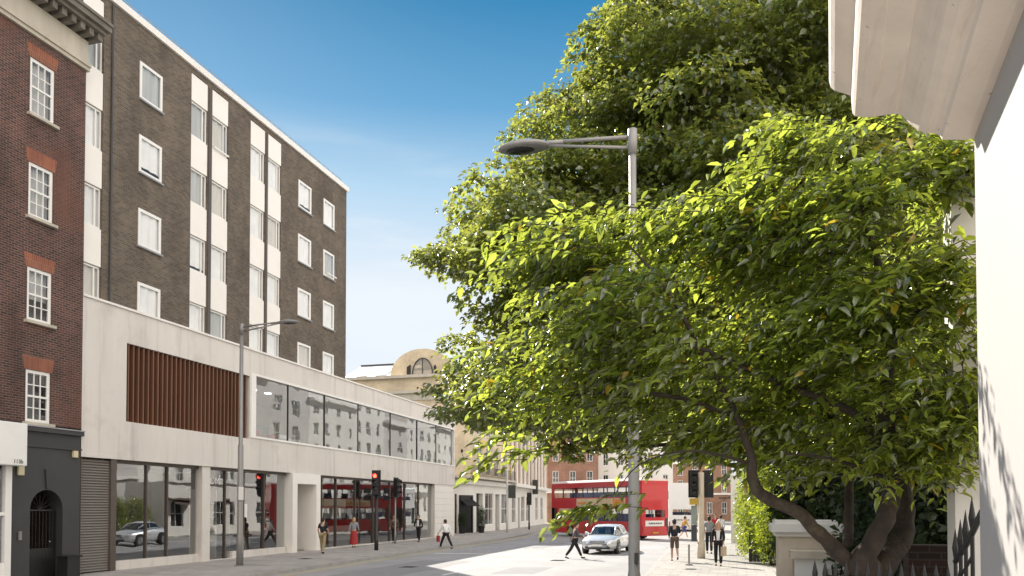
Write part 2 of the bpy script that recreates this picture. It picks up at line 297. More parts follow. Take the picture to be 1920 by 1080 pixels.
def text_mesh(txt, size, M, matn, name, parent, depth=.01):
    cu = bpy.data.curves.new('t', 'FONT'); cu.body = txt; cu.size = size; cu.extrude = depth; cu.align_x = 'CENTER'; cu.align_y = 'CENTER'
    to = bpy.data.objects.new('t', cu); col.objects.link(to); bpy.context.view_layer.update()
    me = bpy.data.meshes.new_from_object(to.evaluated_get(bpy.context.evaluated_depsgraph_get())); bpy.data.objects.remove(to)
    off = Matrix.Translation(-worldpos(parent)); me.transform(off @ M); me.materials.clear(); me.materials.append(MT[matn]); me.name = name
    o = bpy.data.objects.new(name, me); col.objects.link(o); o.parent = parent; return o
LEFT = lambda u, n, z: (-21+n, u, z)            # left-hand building line: u = along the street, n = towards the road

# ------------------------------------------------------------------ ground, road, pavements
tag(MB().quad((-1500, -1500, -.03), (1500, -1500, -.03), (1500, 1500, -.03), (-1500, 1500, -.03)).build('ground', 'ground_m'), kind='structure')
LK = [(-15.4, -25), (-15.4, 24), (-15.9, 37), (-16.15, 55), (-16.9, 64), (-18.9, 80), (-21.5, 95), (-26, 115), (-34, 140)]
RK = [(-2.4, -25), (-2.6, 10), (-3.0, 28), (-3.7, 47), (-4.6, 70), (-6.5, 95), (-11, 120), (-19, 145)]
m = MB()
def strip(mb, A, B, z, na=None):
    n = 60
    def at(Pl, t):
        L = [0]
        for i in range(1, len(Pl)): L.append(L[-1]+math.dist(Pl[i], Pl[i-1]))
        d = t*L[-1]
        for i in range(1, len(Pl)):
            if d <= L[i]+1e-9: k = (d-L[i-1])/(L[i]-L[i-1]); return (Pl[i-1][0]*(1-k)+Pl[i][0]*k, Pl[i-1][1]*(1-k)+Pl[i][1]*k)
        return Pl[-1]
    for i in range(n):
        a0, a1, b0, b1 = at(A, i/n), at(A, (i+1)/n), at(B, i/n), at(B, (i+1)/n)
        mb.quad((*a0, z), (*b0, z), (*b1, z), (*a1, z))
strip(m, LK, RK, 0.0); tag(m.build('road', 'asphalt'), kind='structure')
def offs(P, d): 
    out = []
    for i, p in enumerate(P):
        a = P[max(i-1, 0)]; b = P[min(i+1, len(P)-1)]; t = Vector((b[0]-a[0], b[1]-a[1])).normalized(); out.append((p[0]+t.y*d, p[1]-t.x*d))
    return out
def pavement(name, K, side, width):
    m = MB(); strip(m, offs(K, side*.16), offs(K, side*width), .12); tag(m.build(name, 'paving'), kind='structure')
    k = MB(); A = K; B = offs(K, side*.157)
    for i in range(len(A)-1):
        L = math.dist(A[i], A[i+1]); n = max(1, int(L/.92))
        for j in range(n):
            g = .006/L; t0, t1 = j/n+g, (j+1)/n-g
            q = [(A[i][0]+(A[i+1][0]-A[i][0])*t, A[i][1]+(A[i+1][1]-A[i][1])*t) for t in (t0, t1)]+[(B[i][0]+(B[i+1][0]-B[i][0])*t, B[i][1]+(B[i+1][1]-B[i][1])*t) for t in (t1, t0)]
            k.prism(q, -.02, .118+.002*random.random())
    tag(k.build('kerb', 'kerb'), kind='structure')
pavement('pavement', LK, -1, 9); pavement('pavement', RK, 1, 30)
m = MB(); strip(m, offs(LK, .30), offs(LK, .38), .004); strip(m, offs(LK, .5), offs(LK, .58), .004); tag(m.build('yellow_lines', 'paint_yellow'), kind='structure')
m = MB()
for i in range(26):
    y = -4+i*6.0
    if y > 62: break
    m.quad((-9.75-.004*y, y, .004), (-9.62-.004*y, y, .004), (-9.62-.004*(y+3.6), y+3.6, .004), (-9.75-.004*(y+3.6), y+3.6, .004))
for k in range(22): y_ = 41.2; x_ = -15.0+k*.52; m.quad((x_, y_, .004), (x_+.12, y_, .004), (x_+.12, y_+.12, .004), (x_, y_+.12, .004)); m.quad((x_, y_+3, .004), (x_+.12, y_+3, .004), (x_+.12, y_+3.12, .004), (x_, y_+3.12, .004))
m.quad((-9.2, 47.0, .004), (-4.0, 47.0, .004), (-4.0, 47.3, .004), (-9.2, 47.3, .004)); m.quad((-14.9, 38.2, .004), (-9.9, 38.2, .004), (-9.9, 38.5, .004), (-14.9, 38.5, .004))
tag(m.build('lane_markings', 'paint_white'), kind='structure')
m = MB(); m.quad((-13.6, 22, .003), (-11.2, 22, .003), (-11.0, 33, .003), (-13.4, 33, .003)); m.quad((-8.4, 27, .003), (-6.9, 27.4, .003), (-6.9, 30.6, .003), (-8.4, 30.2, .003)); m.quad((-12.5, 44, .003), (-10.6, 44, .003), (-10.6, 52, .003), (-12.5, 52, .003)); tag(m.build('road_patch', 'tar_patch'), kind='structure')
def manhole(x, y, z, label, w_=.6):
    m = MB(); m.box(x-w_/2, x+w_/2, y-w_/2, y+w_/2, z-.02, z+.006)
    for k in range(5): m.box(x-w_*.4, x+w_*.4, y-w_*.4+k*w_*.2-.02, y-w_*.4+k*w_*.2+.02, z+.006, z+.012)
    tag(m.build('manhole_cover', 'dark_metal', origin=(x, y, z)), label, 'manhole cover')
manhole(-12.4, 29.2, .004, 'square iron manhole cover in the shaded near road'); manhole(-7.6, 34.6, .004, 'iron manhole cover on the sunlit road left of the crossing walker'); manhole(-1.6, 29.5, .12, 'small iron cover set in the right pavement', .4); manhole(-18.0, 31.0, .12, 'iron cover set in the left pavement before the entrance portal', .5)

# ------------------------------------------------------------------ windows
def window(parent, fr, u0, u1, z0, z1, fw=.07, set_=.06, style='plain', gl='win_glass', cur='curtain', cd=.10, frm='white_frame', curz=0.0, tilt=0, name='window'):
    m = MB(); ring(m, fr, u0, u1, z0, z1, fw, -set_-.05, -set_)
    if style == 'side': m.fbox(fr, u1-fw-.22, u1-fw-.16, -set_-.05, -set_, z0+fw, z1-fw)
    if style == 'sash':
        zc = (z0+z1)/2; m.fbox(fr, u0+fw, u1-fw, -set_-.05, -set_+.01, zc-.03, zc+.03)
        for k in (1, 2):
            uu = u0+fw+(u1-u0-2*fw)*k/3; m.fbox(fr, uu-.014, uu+.014, -set_-.045, -set_-.004, z0+fw, z1-fw)
        for zz in ((z0+fw+zc)/2, (zc+z1-fw)/2): m.fbox(fr, u0+fw, u1-fw, -set_-.045, -set_-.006, zz-.014, zz+.014)
    o = m.build(name, frm, parent)
    g = MB(); n = -set_-.03
    if tilt:
        g.quad(fr(u0+fw, n+.02, z1-fw), fr(u1-fw, n+.02, z1-fw), fr(u1-fw, n+tilt, z0+fw), fr(u0+fw, n+tilt, z0+fw))
        s = MB(); s.fbox(fr, u0+fw*.6, u1-fw*.6, n+tilt-.02, n+tilt+.03, z0+fw-.02, z0+fw+.04); s.build('sash', frm, o)
    else: e1, e2 = random.uniform(-.012, .012), random.uniform(-.012, .012); g.quad(fr(u0+fw, n+e1, z0+fw), fr(u1-fw, n-e1, z0+fw), fr(u1-fw, n-e1+e2, z1-fw), fr(u0+fw, n+e1+e2, z1-fw))
    g.build('pane', gl, o)
    n2 = -set_-.05-cd
    if cur == 'net_curtain' or cur == 'curtain':
        c = MB(); K = 18; zb = z0+fw*.5+(z1-z0)*curz
        for k in range(K):
            a = u0+.02+(u1-u0-.04)*k/K; b = u0+.02+(u1-u0-.04)*(k+1)/K; wv = lambda q: n2+.02*math.sin(q*7.3)
            c.quad(fr(a, wv(k), zb), fr(b, wv(k+1), zb), fr(b, wv(k+1), z1-.01), fr(a, wv(k), z1-.01))
        c.build('curtain', cur if random.random() < .7 or cur != 'curtain' else random.choice(['blind', 'net_curtain']), o)
    b = MB(); b.quad(fr(u0, n2-.1, z0), fr(u1, n2-.1, z0), fr(u1, n2-.1, z1), fr(u0, n2-.1, z1)); b.build('backing', 'void', o)
    return o

# ------------------------------------------------------------------ brown brick block above the podium
B = empty('brick_office_block', (-21, 31.7, 9.4), 'brown brick block with white panel strips of windows rising above the pale podium', 'building')
BF = lambda u, n, z: (-21.14+n, u, z)
HD = [18.86, 16.12, 13.38, 10.64]; WH = 1.40
sing = [(24.38, 25.58), (35.5, 36.75), (38.05, 39.22)]
pan = [(21.72, 22.66), (27.3, 28.36), (28.64, 29.76), (31.4, 32.58), (32.8, 33.96)]
holes = [(a, b, h-WH, h) for a, b in sing for h in HD]+[(a, b, 9.2, 19.98) for a, b in pan]
m = MB(); wall(m, BF, 21.70, 40.66, 9.2, 20.2, holes, .18)
m.quad(BF(40.66, 0, 9.2), BF(40.66, -14, 9.2), BF(40.66, -14, 20.2), BF(40.66, 0, 20.2)); m.quad(BF(21.7, -14, 9.2), BF(21.7, 0, 9.2), BF(21.7, 0, 20.2), BF(21.7, -14, 20.2))
m.quad(BF(21.7, -14, 9.2), BF(21.7, -14, 20.2), BF(40.66, -14, 20.2), BF(40.66, -14, 9.2)); m.build('wall', 'brown_brick', B)
m = MB(); m.fbox(BF, 21.60, 40.76, -14.1, .10, 20.2, 20.46); rf = m.build('roof', 'coping', B)
m = MB()
for k in range(40): u = 21.8+k*.48; m.tube([BF(u, -.3, 20.46), BF(u, -.3, 20.9)], .012, 5)
m.tube([BF(21.7, -.3, 20.9), BF(40.6, -.3, 20.9)], .015, 5); m.build('railing', 'grey_pole', rf)
m = MB(); m.fbox(BF, 28.40, 28.60, -.02, .03, 9.3, 19.9); m.fbox(BF, 32.61, 32.77, -.02, .03, 9.3, 19.9); m.build('mullion', 'bronze_dark', B)
m = MB(); m.tube([BF(23.0, .06, 9.4), BF(23.0, .06, 20.1)], .035, 6); m.build('downpipe', 'dark_metal', B)
for ci, (a, b) in enumerate(pan):
    for k, h in enumerate(HD):
        tp = 19.98 if k == 0 else HD[k-1]-WH; m = MB(); m.fbox(BF, a+.012, b-.012, -.17, -.02, h+.02, tp-.02); m.build('panel', 'white_panel', B)
        til = .28 if (ci, k) in ((2, 0), (4, 3)) else 0
        window(B, BF, a+.01, b-.01, h-WH, h, .06, .08, 'side', cur='curtain', cd=.03, curz=random.choice([0, 0, 0, 0, 0, .12, .3]), tilt=til*.55)
    m = MB(); m.fbox(BF, a+.012, b-.012, -.17, -.02, 8.9, HD[3]-WH-.02); m.build('panel', 'white_panel', B)
for ci, (a, b) in enumerate(sing):
    for k, h in enumerate(HD):
        window(B, BF, a, b, h-WH, h, .11, -.03, 'plain', cur='curtain', cd=.03, curz=(.15 if (ci+k) % 4 == 1 else 0), tilt=(.2 if (ci, k) in ((2, 1),) else 0))
        m = MB(); m.fbox(BF, a-.05, b+.05, 0, .10, h-WH-.06, h-WH-.003); m.build('sill', 'lead', B)

# ------------------------------------------------------------------ pale rendered podium
P = empty('retail_podium', (-21, 40, .12), 'pale rendered podium with timber louvres, a long glass ribbon and shop windows below', 'building')
gz0, gz1 = .12, 4.04
holesP = [(23.75, 31.28, 5.42, 8.24), (31.34, 58.25, 5.48, 8.40)]
m = MB(); wall(m, LEFT, 21.72, 58.4, gz1, 9.42, holesP, .38)
m.quad(LEFT(58.4, 0, 0), LEFT(58.4, -14, 0), LEFT(58.4, -14, 9.42), LEFT(58.4, 0, 9.42)); m.quad(LEFT(21.72, -14, gz1), LEFT(21.72, 0, gz1), LEFT(21.72, 0, 9.42), LEFT(21.72, -14, 9.42))
m.quad(LEFT(21.72, -14, 0), LEFT(21.72, -14, 9.4), LEFT(58.4, -14, 9.4), LEFT(58.4, -14, 0))
m.fbox(LEFT, 21.73, 58.39, -13.9, -.40, 4.3, 4.7)        # slab
m.quad(LEFT(21.72, 0, gz1), LEFT(21.72, -.75, gz1), LEFT(58.4, -.75, gz1), LEFT(58.4, 0, gz1))
m.fbox(LEFT, 21.73, 58.39, -.74, -.70, gz1, 4.3)
m.fbox(LEFT, 54.3, 58.38, -1.2, -.06, .12, gz1-.004)     # stone pier at the far end
m.build('wall', 'render', P)
m = MB(); m.fbox(LEFT, 21.70, 58.5, -.30, .06, 9.424, 9.50); m.build('coping', 'coping', P)
m = MB(); m.fbox(LEFT, 21.73, 58.39, -13.95, -.32, 9.2, 9.41); m.build('roof', 'lead', P)
m = MB()
for k in range(9): m.fbox(LEFT, 54.29, 58.40, -.06, -.048, .25+k*.46, .25+k*.46+.43)
m.build('cladding', 'stucco', P)
# louvres
m = MB(); m.fbox(LEFT, 23.75, 31.28, -.55, -.42, 5.42, 8.24); m.build('louvre_backing', 'bronze_dark', P)
for k in range(29):
    u = 23.86+k*.2555
    m = MB(); m.fbox(LEFT, u, u+.06, -.36, -.04, 5.43, 8.23); m.build('louvre', 'timber', P)
# ribbon
m = MB(); ring(m, LEFT, 31.34, 58.25, 5.48, 8.40, .09, -.16, .05); m.fbox(LEFT, 31.43, 31.72, -.16, .04, 5.57, 8.31); rb = m.build('ribbon_frame', 'white_frame', P)
m = MB()
for u in (34.6, 38.2, 42.1, 46.6, 51.0, 54.6): m.fbox(LEFT, u-.018, u+.018, -.14, -.06, 5.57, 8.31)
m.build('mullion', 'dark_metal', rb)
us = [31.72, 34.6, 38.2, 42.1, 46.6, 51.0, 54.6, 58.16]
for i in range(7):
    m = MB(); d = .012*math.sin(i*2.1); m.quad(LEFT(us[i]+.03, -.10+d, 5.57), LEFT(us[i+1]-.03, -.10-d, 5.57), LEFT(us[i+1]-.03, -.10-d, 8.31), LEFT(us[i]+.03, -.10+d, 8.31)); m.build('pane', 'shop_glass', rb)
m = MB(); m.fbox(LEFT, 31.3, 58.3, -7.2, -7.0, 4.7, 9.1); m.fbox(LEFT, 31.2, 31.3, -7.0, -.4, 4.7, 9.1); m.build('back_wall', 'room_wall', P)
m = MB(); m.fbox(LEFT, 31.3, 58.3, -7.0, -.5, 8.55, 8.65); m.build('ceiling', 'furn_white', P)
def furn(name, boxes, mt, label, cat):
    m = MB()
    for b in boxes: m.fbox(LEFT, *b)
    u = sum(b[0]+b[1] for b in boxes)/2/len(boxes); n = sum(b[2]+b[3] for b in boxes)/2/len(boxes)
    return tag(m.build(name, mt, origin=LEFT(u, n, min(b[4] for b in boxes)), bevel=.02), label, cat)
for k in range(5):  # glowing panels added so the dark showroom interior shows through the ribbon
    m = MB(); u = 32.6+k*1.35; m.fbox(LEFT, u, u+.25, -3.6, -3.35, 8.50, 8.548); tag(m.build('fill_ceiling_light', 'fill_glow', origin=LEFT(u+.12, -3.47, 8.5)), 'lit square ceiling light added to brighten the upper showroom, number %s from the louvres' % ['one', 'two', 'three', 'four', 'five'][k], 'ceiling light', 'ceiling lights added to brighten the upper showroom')
furn('sofa', [(33.0, 35.4, -2.2, -1.3, 4.95, 5.75), (33.0, 35.4, -2.5, -2.2, 4.95, 6.25), (32.85, 33.0, -2.4, -1.3, 4.95, 6.0), (35.4, 35.55, -2.4, -1.3, 4.95, 6.0)], 'furn_red', 'red sofa seen through the left end of the upper glass ribbon', 'sofa')
furn('display_cabinet', [(32.6, 33.9, -3.6, -3.0, 4.75, 7.5), (33.95, 34.6, -3.5, -3.0, 4.75, 7.2), (32.6, 34.6, -3.0, -2.96, 6.6, 6.66)], 'furn_white', 'white display cabinet behind the red sofa in the upper showroom', 'cabinet')
furn('sideboard', [(34.9, 37.2, -3.4, -2.8, 4.9, 6.6), (34.95, 35.0, -3.4, -2.8, 4.7, 4.9), (37.1, 37.15, -3.4, -2.8, 4.7, 4.9)], 'furn_green', 'grey green sideboard right of the white cabinet in the upper showroom', 'sideboard')
furn('armchair', [(36.2, 37.0, -1.6, -.9, 4.95, 5.6), (36.2, 37.0, -1.8, -1.6, 4.95, 6.1), (36.05, 36.2, -1.7, -.9, 4.9, 5.85), (37.0, 37.15, -1.7, -.9, 4.9, 5.85)], 'furn_white', 'white armchair near the glass in the upper showroom', 'armchair')
furn('screen', [(32.0, 33.2, -1.6, -1.5, 7.85, 8.3), (32.5, 32.6, -1.58, -1.52, 8.3, 8.55)], 'void', 'black screen hanging from the ceiling of the upper showroom', 'screen')
# ground floor shopfronts
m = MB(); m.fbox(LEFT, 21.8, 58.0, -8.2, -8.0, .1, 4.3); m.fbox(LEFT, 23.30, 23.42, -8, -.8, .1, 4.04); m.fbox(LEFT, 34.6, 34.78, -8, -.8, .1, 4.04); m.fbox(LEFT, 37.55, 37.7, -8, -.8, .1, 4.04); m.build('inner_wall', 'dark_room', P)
m = MB(); m.fbox(LEFT, 23.42, 58.0, -8.0, -.6, .08, .16); m.build('shop_floor', 'room_floor', P)
def shopfront(u0, u1, posts, base=.34, frm='bronze_dark', door=None):
    m = MB(); m.fbox(LEFT, u0, u1, -.44, -.24, gz1-.12, gz1-.003)
    for u in posts: m.fbox(LEFT, u-.027, u+.027, -.42, -.26, .12, gz1-.12)
    o = m.build('shopfront', frm, P)
    if base:
        b = MB(); b.fbox(LEFT, u0, u1, -.46, -.18, .12, .12+base); b.build('stallriser', 'render', o)
    e = [u0]+list(posts)+[u1]
    for i in range(len(e)-1):
        g = MB(); d = .008*math.sin(i*1.7+u0); g.quad(LEFT(e[i], -.33+d, .12+base), LEFT(e[i+1], -.33-d, .12+base), LEFT(e[i+1], -.33-d, gz1-.12), LEFT(e[i], -.33+d, gz1-.12)); g.build('pane', 'shop_glass', o)
    return o
m = MB(); m.fbox(LEFT, 21.74, 21.80, -.3, -.05, .12, gz1-.003); m.fbox(LEFT, 23.12, 23.38, -.35, -.04, .12, gz1-.003); m.build('shutter_guide', 'bronze_dark', P)
m = MB()
for k in range(42):
    z = .16+k*.091; m.pts([LEFT(21.80, -.16, z), LEFT(23.12, -.16, z), LEFT(23.12, -.10, z+.012), LEFT(21.80, -.10, z+.012), LEFT(21.80, -.16, z+.088), LEFT(23.12, -.16, z+.088)], [(0, 1, 2, 3), (3, 2, 5, 4)])
m.build('roller_shutter', 'shutter', P)
sf = shopfront(23.38, 28.25, [25.15, 26.3], .32)
m = MB(); m.fbox(LEFT, 28.10, 28.62, -.40, -.06, .12, gz1-.003); m.build('pillar', 'render', P)
sf2 = shopfront(28.62, 30.35, [29.95], .02)
m = MB()
for z in (.9, 1.35, 1.9, 2.5): m.fbox(LEFT, 28.8, 29.9, -1.2, -.7, z, z+.04)
m.fbox(LEFT, 28.78, 28.82, -1.2, -.7, .16, 3.1); m.fbox(LEFT, 29.9, 29.94, -1.2, -.7, .16, 3.1); tag(m.build('shelf_unit', 'room_wall', origin=LEFT(29.3, -1, .16)), 'tall display shelves behind the narrow pane with white lettering', 'shelves')
text_mesh('OM', .42, Matrix(((0, 0, 1, -21.31), (1, 0, 0, 29.25), (0, 1, 0, 3.45), (0, 0, 0, 1))), 'white_frame', 'lettering', P, .002)
shopfront(30.35, 34.72, [31.3, 32.9], .3)
m = MB(); m.fbox(LEFT, 31.35, 31.6, -.325, -.31, 1.9, 2.5); m.build('poster', 'white_frame', P)
# entrance portal
m = MB()
m.fbox(LEFT, 34.78, 35.22, -1.6, .10, .12, gz1-.006); m.fbox(LEFT, 37.08, 37.5, -1.6, .10, .12, gz1-.006); m.fbox(LEFT, 35.22, 37.08, -1.6, .10, 3.52, gz1-.006)
m.build('portal', 'white_panel', P)
m = MB(); m.fbox(LEFT, 35.22, 37.08, -1.75, -1.6, .12, 3.52); m.build('door', 'stone', P)
shopfront(37.55, 54.3, [38.3, 39.9, 42.2, 44.6, 47.0, 49.4, 51.8], .06)
m = MB(); m.fbox(LEFT, 47.0, 50.5, -5, -4.6, .16, 1.1); m.fbox(LEFT, 47.2, 50.3, -5.2, -5.1, 1.6, 2.9); tag(m.build('counter', 'room_wall', origin=LEFT(48.7, -4.9, .16)), 'pale shop counter with wall panel in the far right shop window', 'counter')
# vents / boxes

# ------------------------------------------------------------------ red brick house, far left
H = empty('brick_town_house', (-21, 19, .12), 'dark red brick Georgian town house with white sash windows and a stone cornice', 'building')
HF = lambda u, n, z: (-20.96+n, u, z)
wz = [(14.55, 16.32), (11.35, 13.04), (8.12, 9.78), (4.98, 6.60)]
wy = [(14.6, 15.5), (17.05, 17.95), (19.5, 20.42)]
m = MB(); wall(m, HF, 12.0, 21.69, 4.95, 17.1, [(a, b, c, d) for a, b in wy for c, d in wz], .16)
m.quad(HF(21.69, 0, 0), HF(21.69, -12, 0), HF(21.69, -12, 17.1), HF(21.69, 0, 17.1)); m.quad(HF(12, -12, 0), HF(12, 0, 0), HF(12, 0, 17.1), HF(12, -12, 17.1)); m.build('wall', 'red_brick', H)
for a, b in wy:
    for i, (c, d) in enumerate(wz):
        window(H, HF, a, b, c, d, .10, .03, 'sash', cur='net_curtain', cd=.12, curz=[0, 0, .4, .9][i])
        m = MB(); m.fbox(HF, a-.10, b+.10, 0, .12, c-.09, c-.003); m.build('sill', 'stone', H)
        m = MB(); V = [HF(a-.06, .006, d+.003), HF(b+.06, .006, d+.003), HF(b+.14, .006, d+.42), HF(a-.14, .006, d+.42)]; W = [(p[0]-.1, p[1], p[2]) for p in V]
        m.pts(V+W, [(0, 1, 2, 3), (0, 4, 5, 1), (1, 5, 6, 2), (2, 6, 7, 3), (3, 7, 4, 0)]); m.build('lintel', 'lintel_brick', H)
m = MB(); m.fbox(HF, 11.9, 21.76, -.2, .10, 17.0, 17.12); m.fbox(HF, 11.9, 21.76, -.2, .16, 17.12, 17.24); m.fbox(HF, 11.95, 21.72, -.2, .06, 17.24, 18.0); m.build('frieze', 'stone', H)
m = MB()
for k in range(27): u = 12.05+k*.37; m.fbox(HF, u, u+.19, -.1, .5, 18.0, 18.22)
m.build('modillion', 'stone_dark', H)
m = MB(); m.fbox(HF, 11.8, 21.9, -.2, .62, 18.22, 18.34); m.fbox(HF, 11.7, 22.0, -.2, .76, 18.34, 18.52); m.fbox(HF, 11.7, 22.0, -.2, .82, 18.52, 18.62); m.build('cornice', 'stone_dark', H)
m = MB(); m.fbox(HF, 12, 21.6, -12, -.2, 17.1, 18.9); m.fbox(HF, 12, 21.6, -.6, -.2, 18.9, 19.4); m.build('roof', 'stone', H)
m = MB(); m.fbox(HF, 20.2, 20.55, -.5, -.1, 18.62, 19.2); m.fbox(HF, 20.1, 20.65, -.55, -.05, 19.2, 19.28); m.build('chimney', 'white_panel', H)
# charcoal ground floor with an arched gateway
gc, gr, gs = 20.35, .62, 2.28
m = MB()
wall(m, HF, 18.95, 21.66, .12, 4.84, [(gc-gr, gc+gr, .12, gs+gr+.02)], .5)
K = 16; arc = [(gc+gr*math.cos(math.pi*i/K), gs+gr*math.sin(math.pi*i/K)) for i in range(K+1)]
for i in range(K):
    (a0, b0), (a1, b1) = arc[i], arc[i+1]; zt = gs+gr+.02
    m.quad(HF(a1, 0, b1), HF(a0, 0, b0), HF(a0, 0, zt), HF(a1, 0, zt)); m.quad(HF(a0, 0, b0), HF(a1, 0, b1), HF(a1, -.5, b1), HF(a0, -.5, b0))
m.build('ground_floor', 'charcoal', H)
m = MB(); m.fbox(HF, 18.95, 21.68, .003, .14, 4.70, 4.84); m.fbox(HF, 18.95, 21.66, .003, .07, 4.22, 4.28); m.pts([HF(gc-.10, .05, 3.55), HF(gc+.12, .05, 3.55), HF(gc+.05, .05, gs+gr+.03), HF(gc-.05, .05, gs+gr+.03), HF(gc-.10, 0, 3.55), HF(gc+.12, 0, 3.55), HF(gc+.05, 0, gs+gr+.03), HF(gc-.05, 0, gs+gr+.03)], [(0, 3, 2, 1), (0, 1, 5, 4), (1, 2, 6, 5), (3, 0, 4, 7)]); m.build('moulding', 'charcoal', H)
m = MB(); m.fbox(HF, 18.95, 21.68, .01, .17, 4.842, 4.88); m.build('flashing', 'lead', H)
gt = MB()
ring(gt, HF, gc-gr, gc+gr, .14, gs, .05, -.30, -.26)
for k in range(9): u = gc-gr+.09+k*.131; gt.tube([HF(u, -.28, 1.05 if k < 5 else .2), HF(u, -.28, gs)], .011, 5)
gt.fbox(HF, gc-gr, gc+gr, -.29, -.27, .95, 1.05); gt.fbox(HF, gc-gr+.04, gc+gr-.04, -.285, -.275, .18, .95)
for k in range(1, 8): a = math.pi*k/8; gt.tube([HF(gc, -.28, gs), HF(gc+gr*math.cos(a), -.28, gs+gr*math.sin(a))], .01, 5)
gate = gt.build('gate', 'black_iron', H)
m = MB(); m.ell(HF(gc+.36, -.24, 1.25), (.03, .03, .03), 8, 6); m.build('handle', 'rim', gate)
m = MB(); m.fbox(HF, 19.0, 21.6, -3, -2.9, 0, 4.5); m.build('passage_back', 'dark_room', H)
al = MB(); al.fbox(HF, 19.22, 19.44, .003, .09, 3.32, 3.68); tag(al.build('alarm_box', 'alarm', origin=HF(19.33, 0, 3.5), bevel=.02), 'small cream alarm box on the charcoal wall by the white fascia', 'alarm box')
al = MB(); al.fbox(HF, 19.30, 19.41, .003, .05, 1.35, 1.62); al.fbox(HF, 19.32, 19.39, .05, .058, 1.5, 1.58); tag(al.build('entry_panel', 'grey_pole', origin=HF(19.35, 0, 1.5), bevel=.006), 'small grey door entry panel left of the arched black gate', 'entry panel')
al = MB(); al.fbox(HF, 21.3, 21.48, .003, .1, 3.98, 4.2); tag(al.build('junction_box', 'alarm', origin=HF(21.4, 0, 4.1), bevel=.01), 'small pale box high on the wall where charcoal front meets podium', 'box')
al = MB(); al.fbox(HF, 20.75, 21.25, .02, .45, .12, .75); al.fbox(HF, 20.70, 21.30, -.01+.03, .5, .75, .80); tag(al.build('planter_box', 'black_iron', origin=HF(21, .2, .12), bevel=.01), 'low black box standing against the wall right of the arched gate', 'box')
# neighbouring white shopfront at the frame edge
S = empty('white_shop', (-21, 17, .12), 'white shop front with big boxed fascia at the left frame edge', 'building')
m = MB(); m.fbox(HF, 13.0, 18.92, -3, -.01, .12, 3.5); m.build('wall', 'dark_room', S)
m = MB(); m.fbox(HF, 13.0, 19.14, .01, .5, 3.58, 4.86); fas = m.build('fascia', 'white_gloss', S, bevel=.03)
text_mesh('113b', .17, Matrix(((0, 0, 1, -20.45), (1, 0, 0, 18.82), (0, 1, 0, 3.70), (0, 0, 0, 1))), 'dark_metal', 'lettering', S, .003)
m = MB(); m.fbox(HF, 18.72, 18.94, 0, .15, .12, 3.58); m.fbox(HF, 13, 18.72, .02, .1, .12, .7); m.fbox(HF, 13, 18.72, .02, .12, 2.1, 2.2); m.build('frame', 'white_frame', S)
m = MB(); m.fbox(HF, 13, 18.7, .03, .05, .7, 3.5); m.build('pane', 'shop_glass', S)

# ------------------------------------------------------------------ generic facade helpers for the further buildings
def faraway_window(parent, fr, u0, u1, z0, z1, frm='white_frame', pane='win_glass', bars=True):
    m = MB(); ring(m, fr, u0, u1, z0, z1, .08, -.14, -.06)
    if bars: m.fbox(fr, (u0+u1)/2-.025, (u0+u1)/2+.025, -.13, -.07, z0+.08, z1-.08); m.fbox(fr, u0+.08, u1-.08, -.128, -.072, (z0+z1)/2-.03, (z0+z1)/2+.03)
    o = m.build('window', frm, parent); g = MB(); g.quad(fr(u0, -.11, z0), fr(u1, -.11, z0), fr(u1, -.11, z1), fr(u0, -.11, z1)); g.build('pane', pane, o)
    b = MB(); b.quad(fr(u0, -.35, z0), fr(u1, -.35, z0), fr(u1, -.35, z1), fr(u0, -.35, z1)); b.build('backing', 'room_wall' if random.random() < .85 and fr(0, 0, 0)[0] > 0 else 'void', o)
    return o
def block(parent, fr, u0, u1, z1, holes, wm, depth=12, z0=.1):
    m = MB(); wall(m, fr, u0, u1, z0, z1, holes, .36)
    m.quad(fr(u1, 0, z0), fr(u1, -depth, z0), fr(u1, -depth, z1), fr(u1, 0, z1)); m.quad(fr(u0, -depth, z0), fr(u0, 0, z0), fr(u0, 0, z1), fr(u0, -depth, z1))
    m.quad(fr(u0, -depth, z0), fr(u0, -depth, z1), fr(u1, -depth, z1), fr(u1, -depth, z0)); m.quad(fr(u0, 0, z1), fr(u1, 0, z1), fr(u1, -depth, z1), fr(u0, -depth, z1))
    return m.build('wall', wm, parent)

# ------------------------------------------------------------------ cream corner building beyond the side street
CB = empty('cream_corner_building', (-25, 70, .12), 'cream brick corner building with banded parapet and arched roof gable beyond the podium', 'building')
cx, cy, cr_ = -25.4, 67.2, 3.0     # rounded corner
plan = [(-46, 64.2)]+[(cx+cr_*math.cos(a), cy+cr_*math.sin(a)) for a in [R_(-90+90*k/10) for k in range(11)]]+[(-22.4, 79.0), (-36, 79.0), (-46, 79.0)]
def sweep(mb, pl, z0, z1, out=0.0):
    P2 = offs(pl, out) if out else pl
    for i in range(len(pl)-1): mb.quad((*P2[i], z0), (*P2[i+1], z0), (*P2[i+1], z1), (*P2[i], z1))
    if out:
        for i in range(len(pl)-1):
            mb.quad((*pl[i], z1), (*P2[i], z1), (*P2[i+1], z1), (*pl[i+1], z1)); mb.quad((*pl[i], z0), (*pl[i+1], z0), (*P2[i+1], z0), (*P2[i], z0))
CFR = lambda u, n, z: (-22.4+n, u, z)
ups = [(68.3, 69.8), (71.0, 72.5), (73.6, 75.1), (76.3, 77.8)]
fl = [(5.3, 7.9), (8.9, 10.9)]
m = MB(); sweep(m, plan[:12], 4.9, 13.7)
wall(m, CFR, 67.2, 79.0, 4.9, 13.7, [(a, b, c, d) for a, b in ups for c, d in fl], .36)
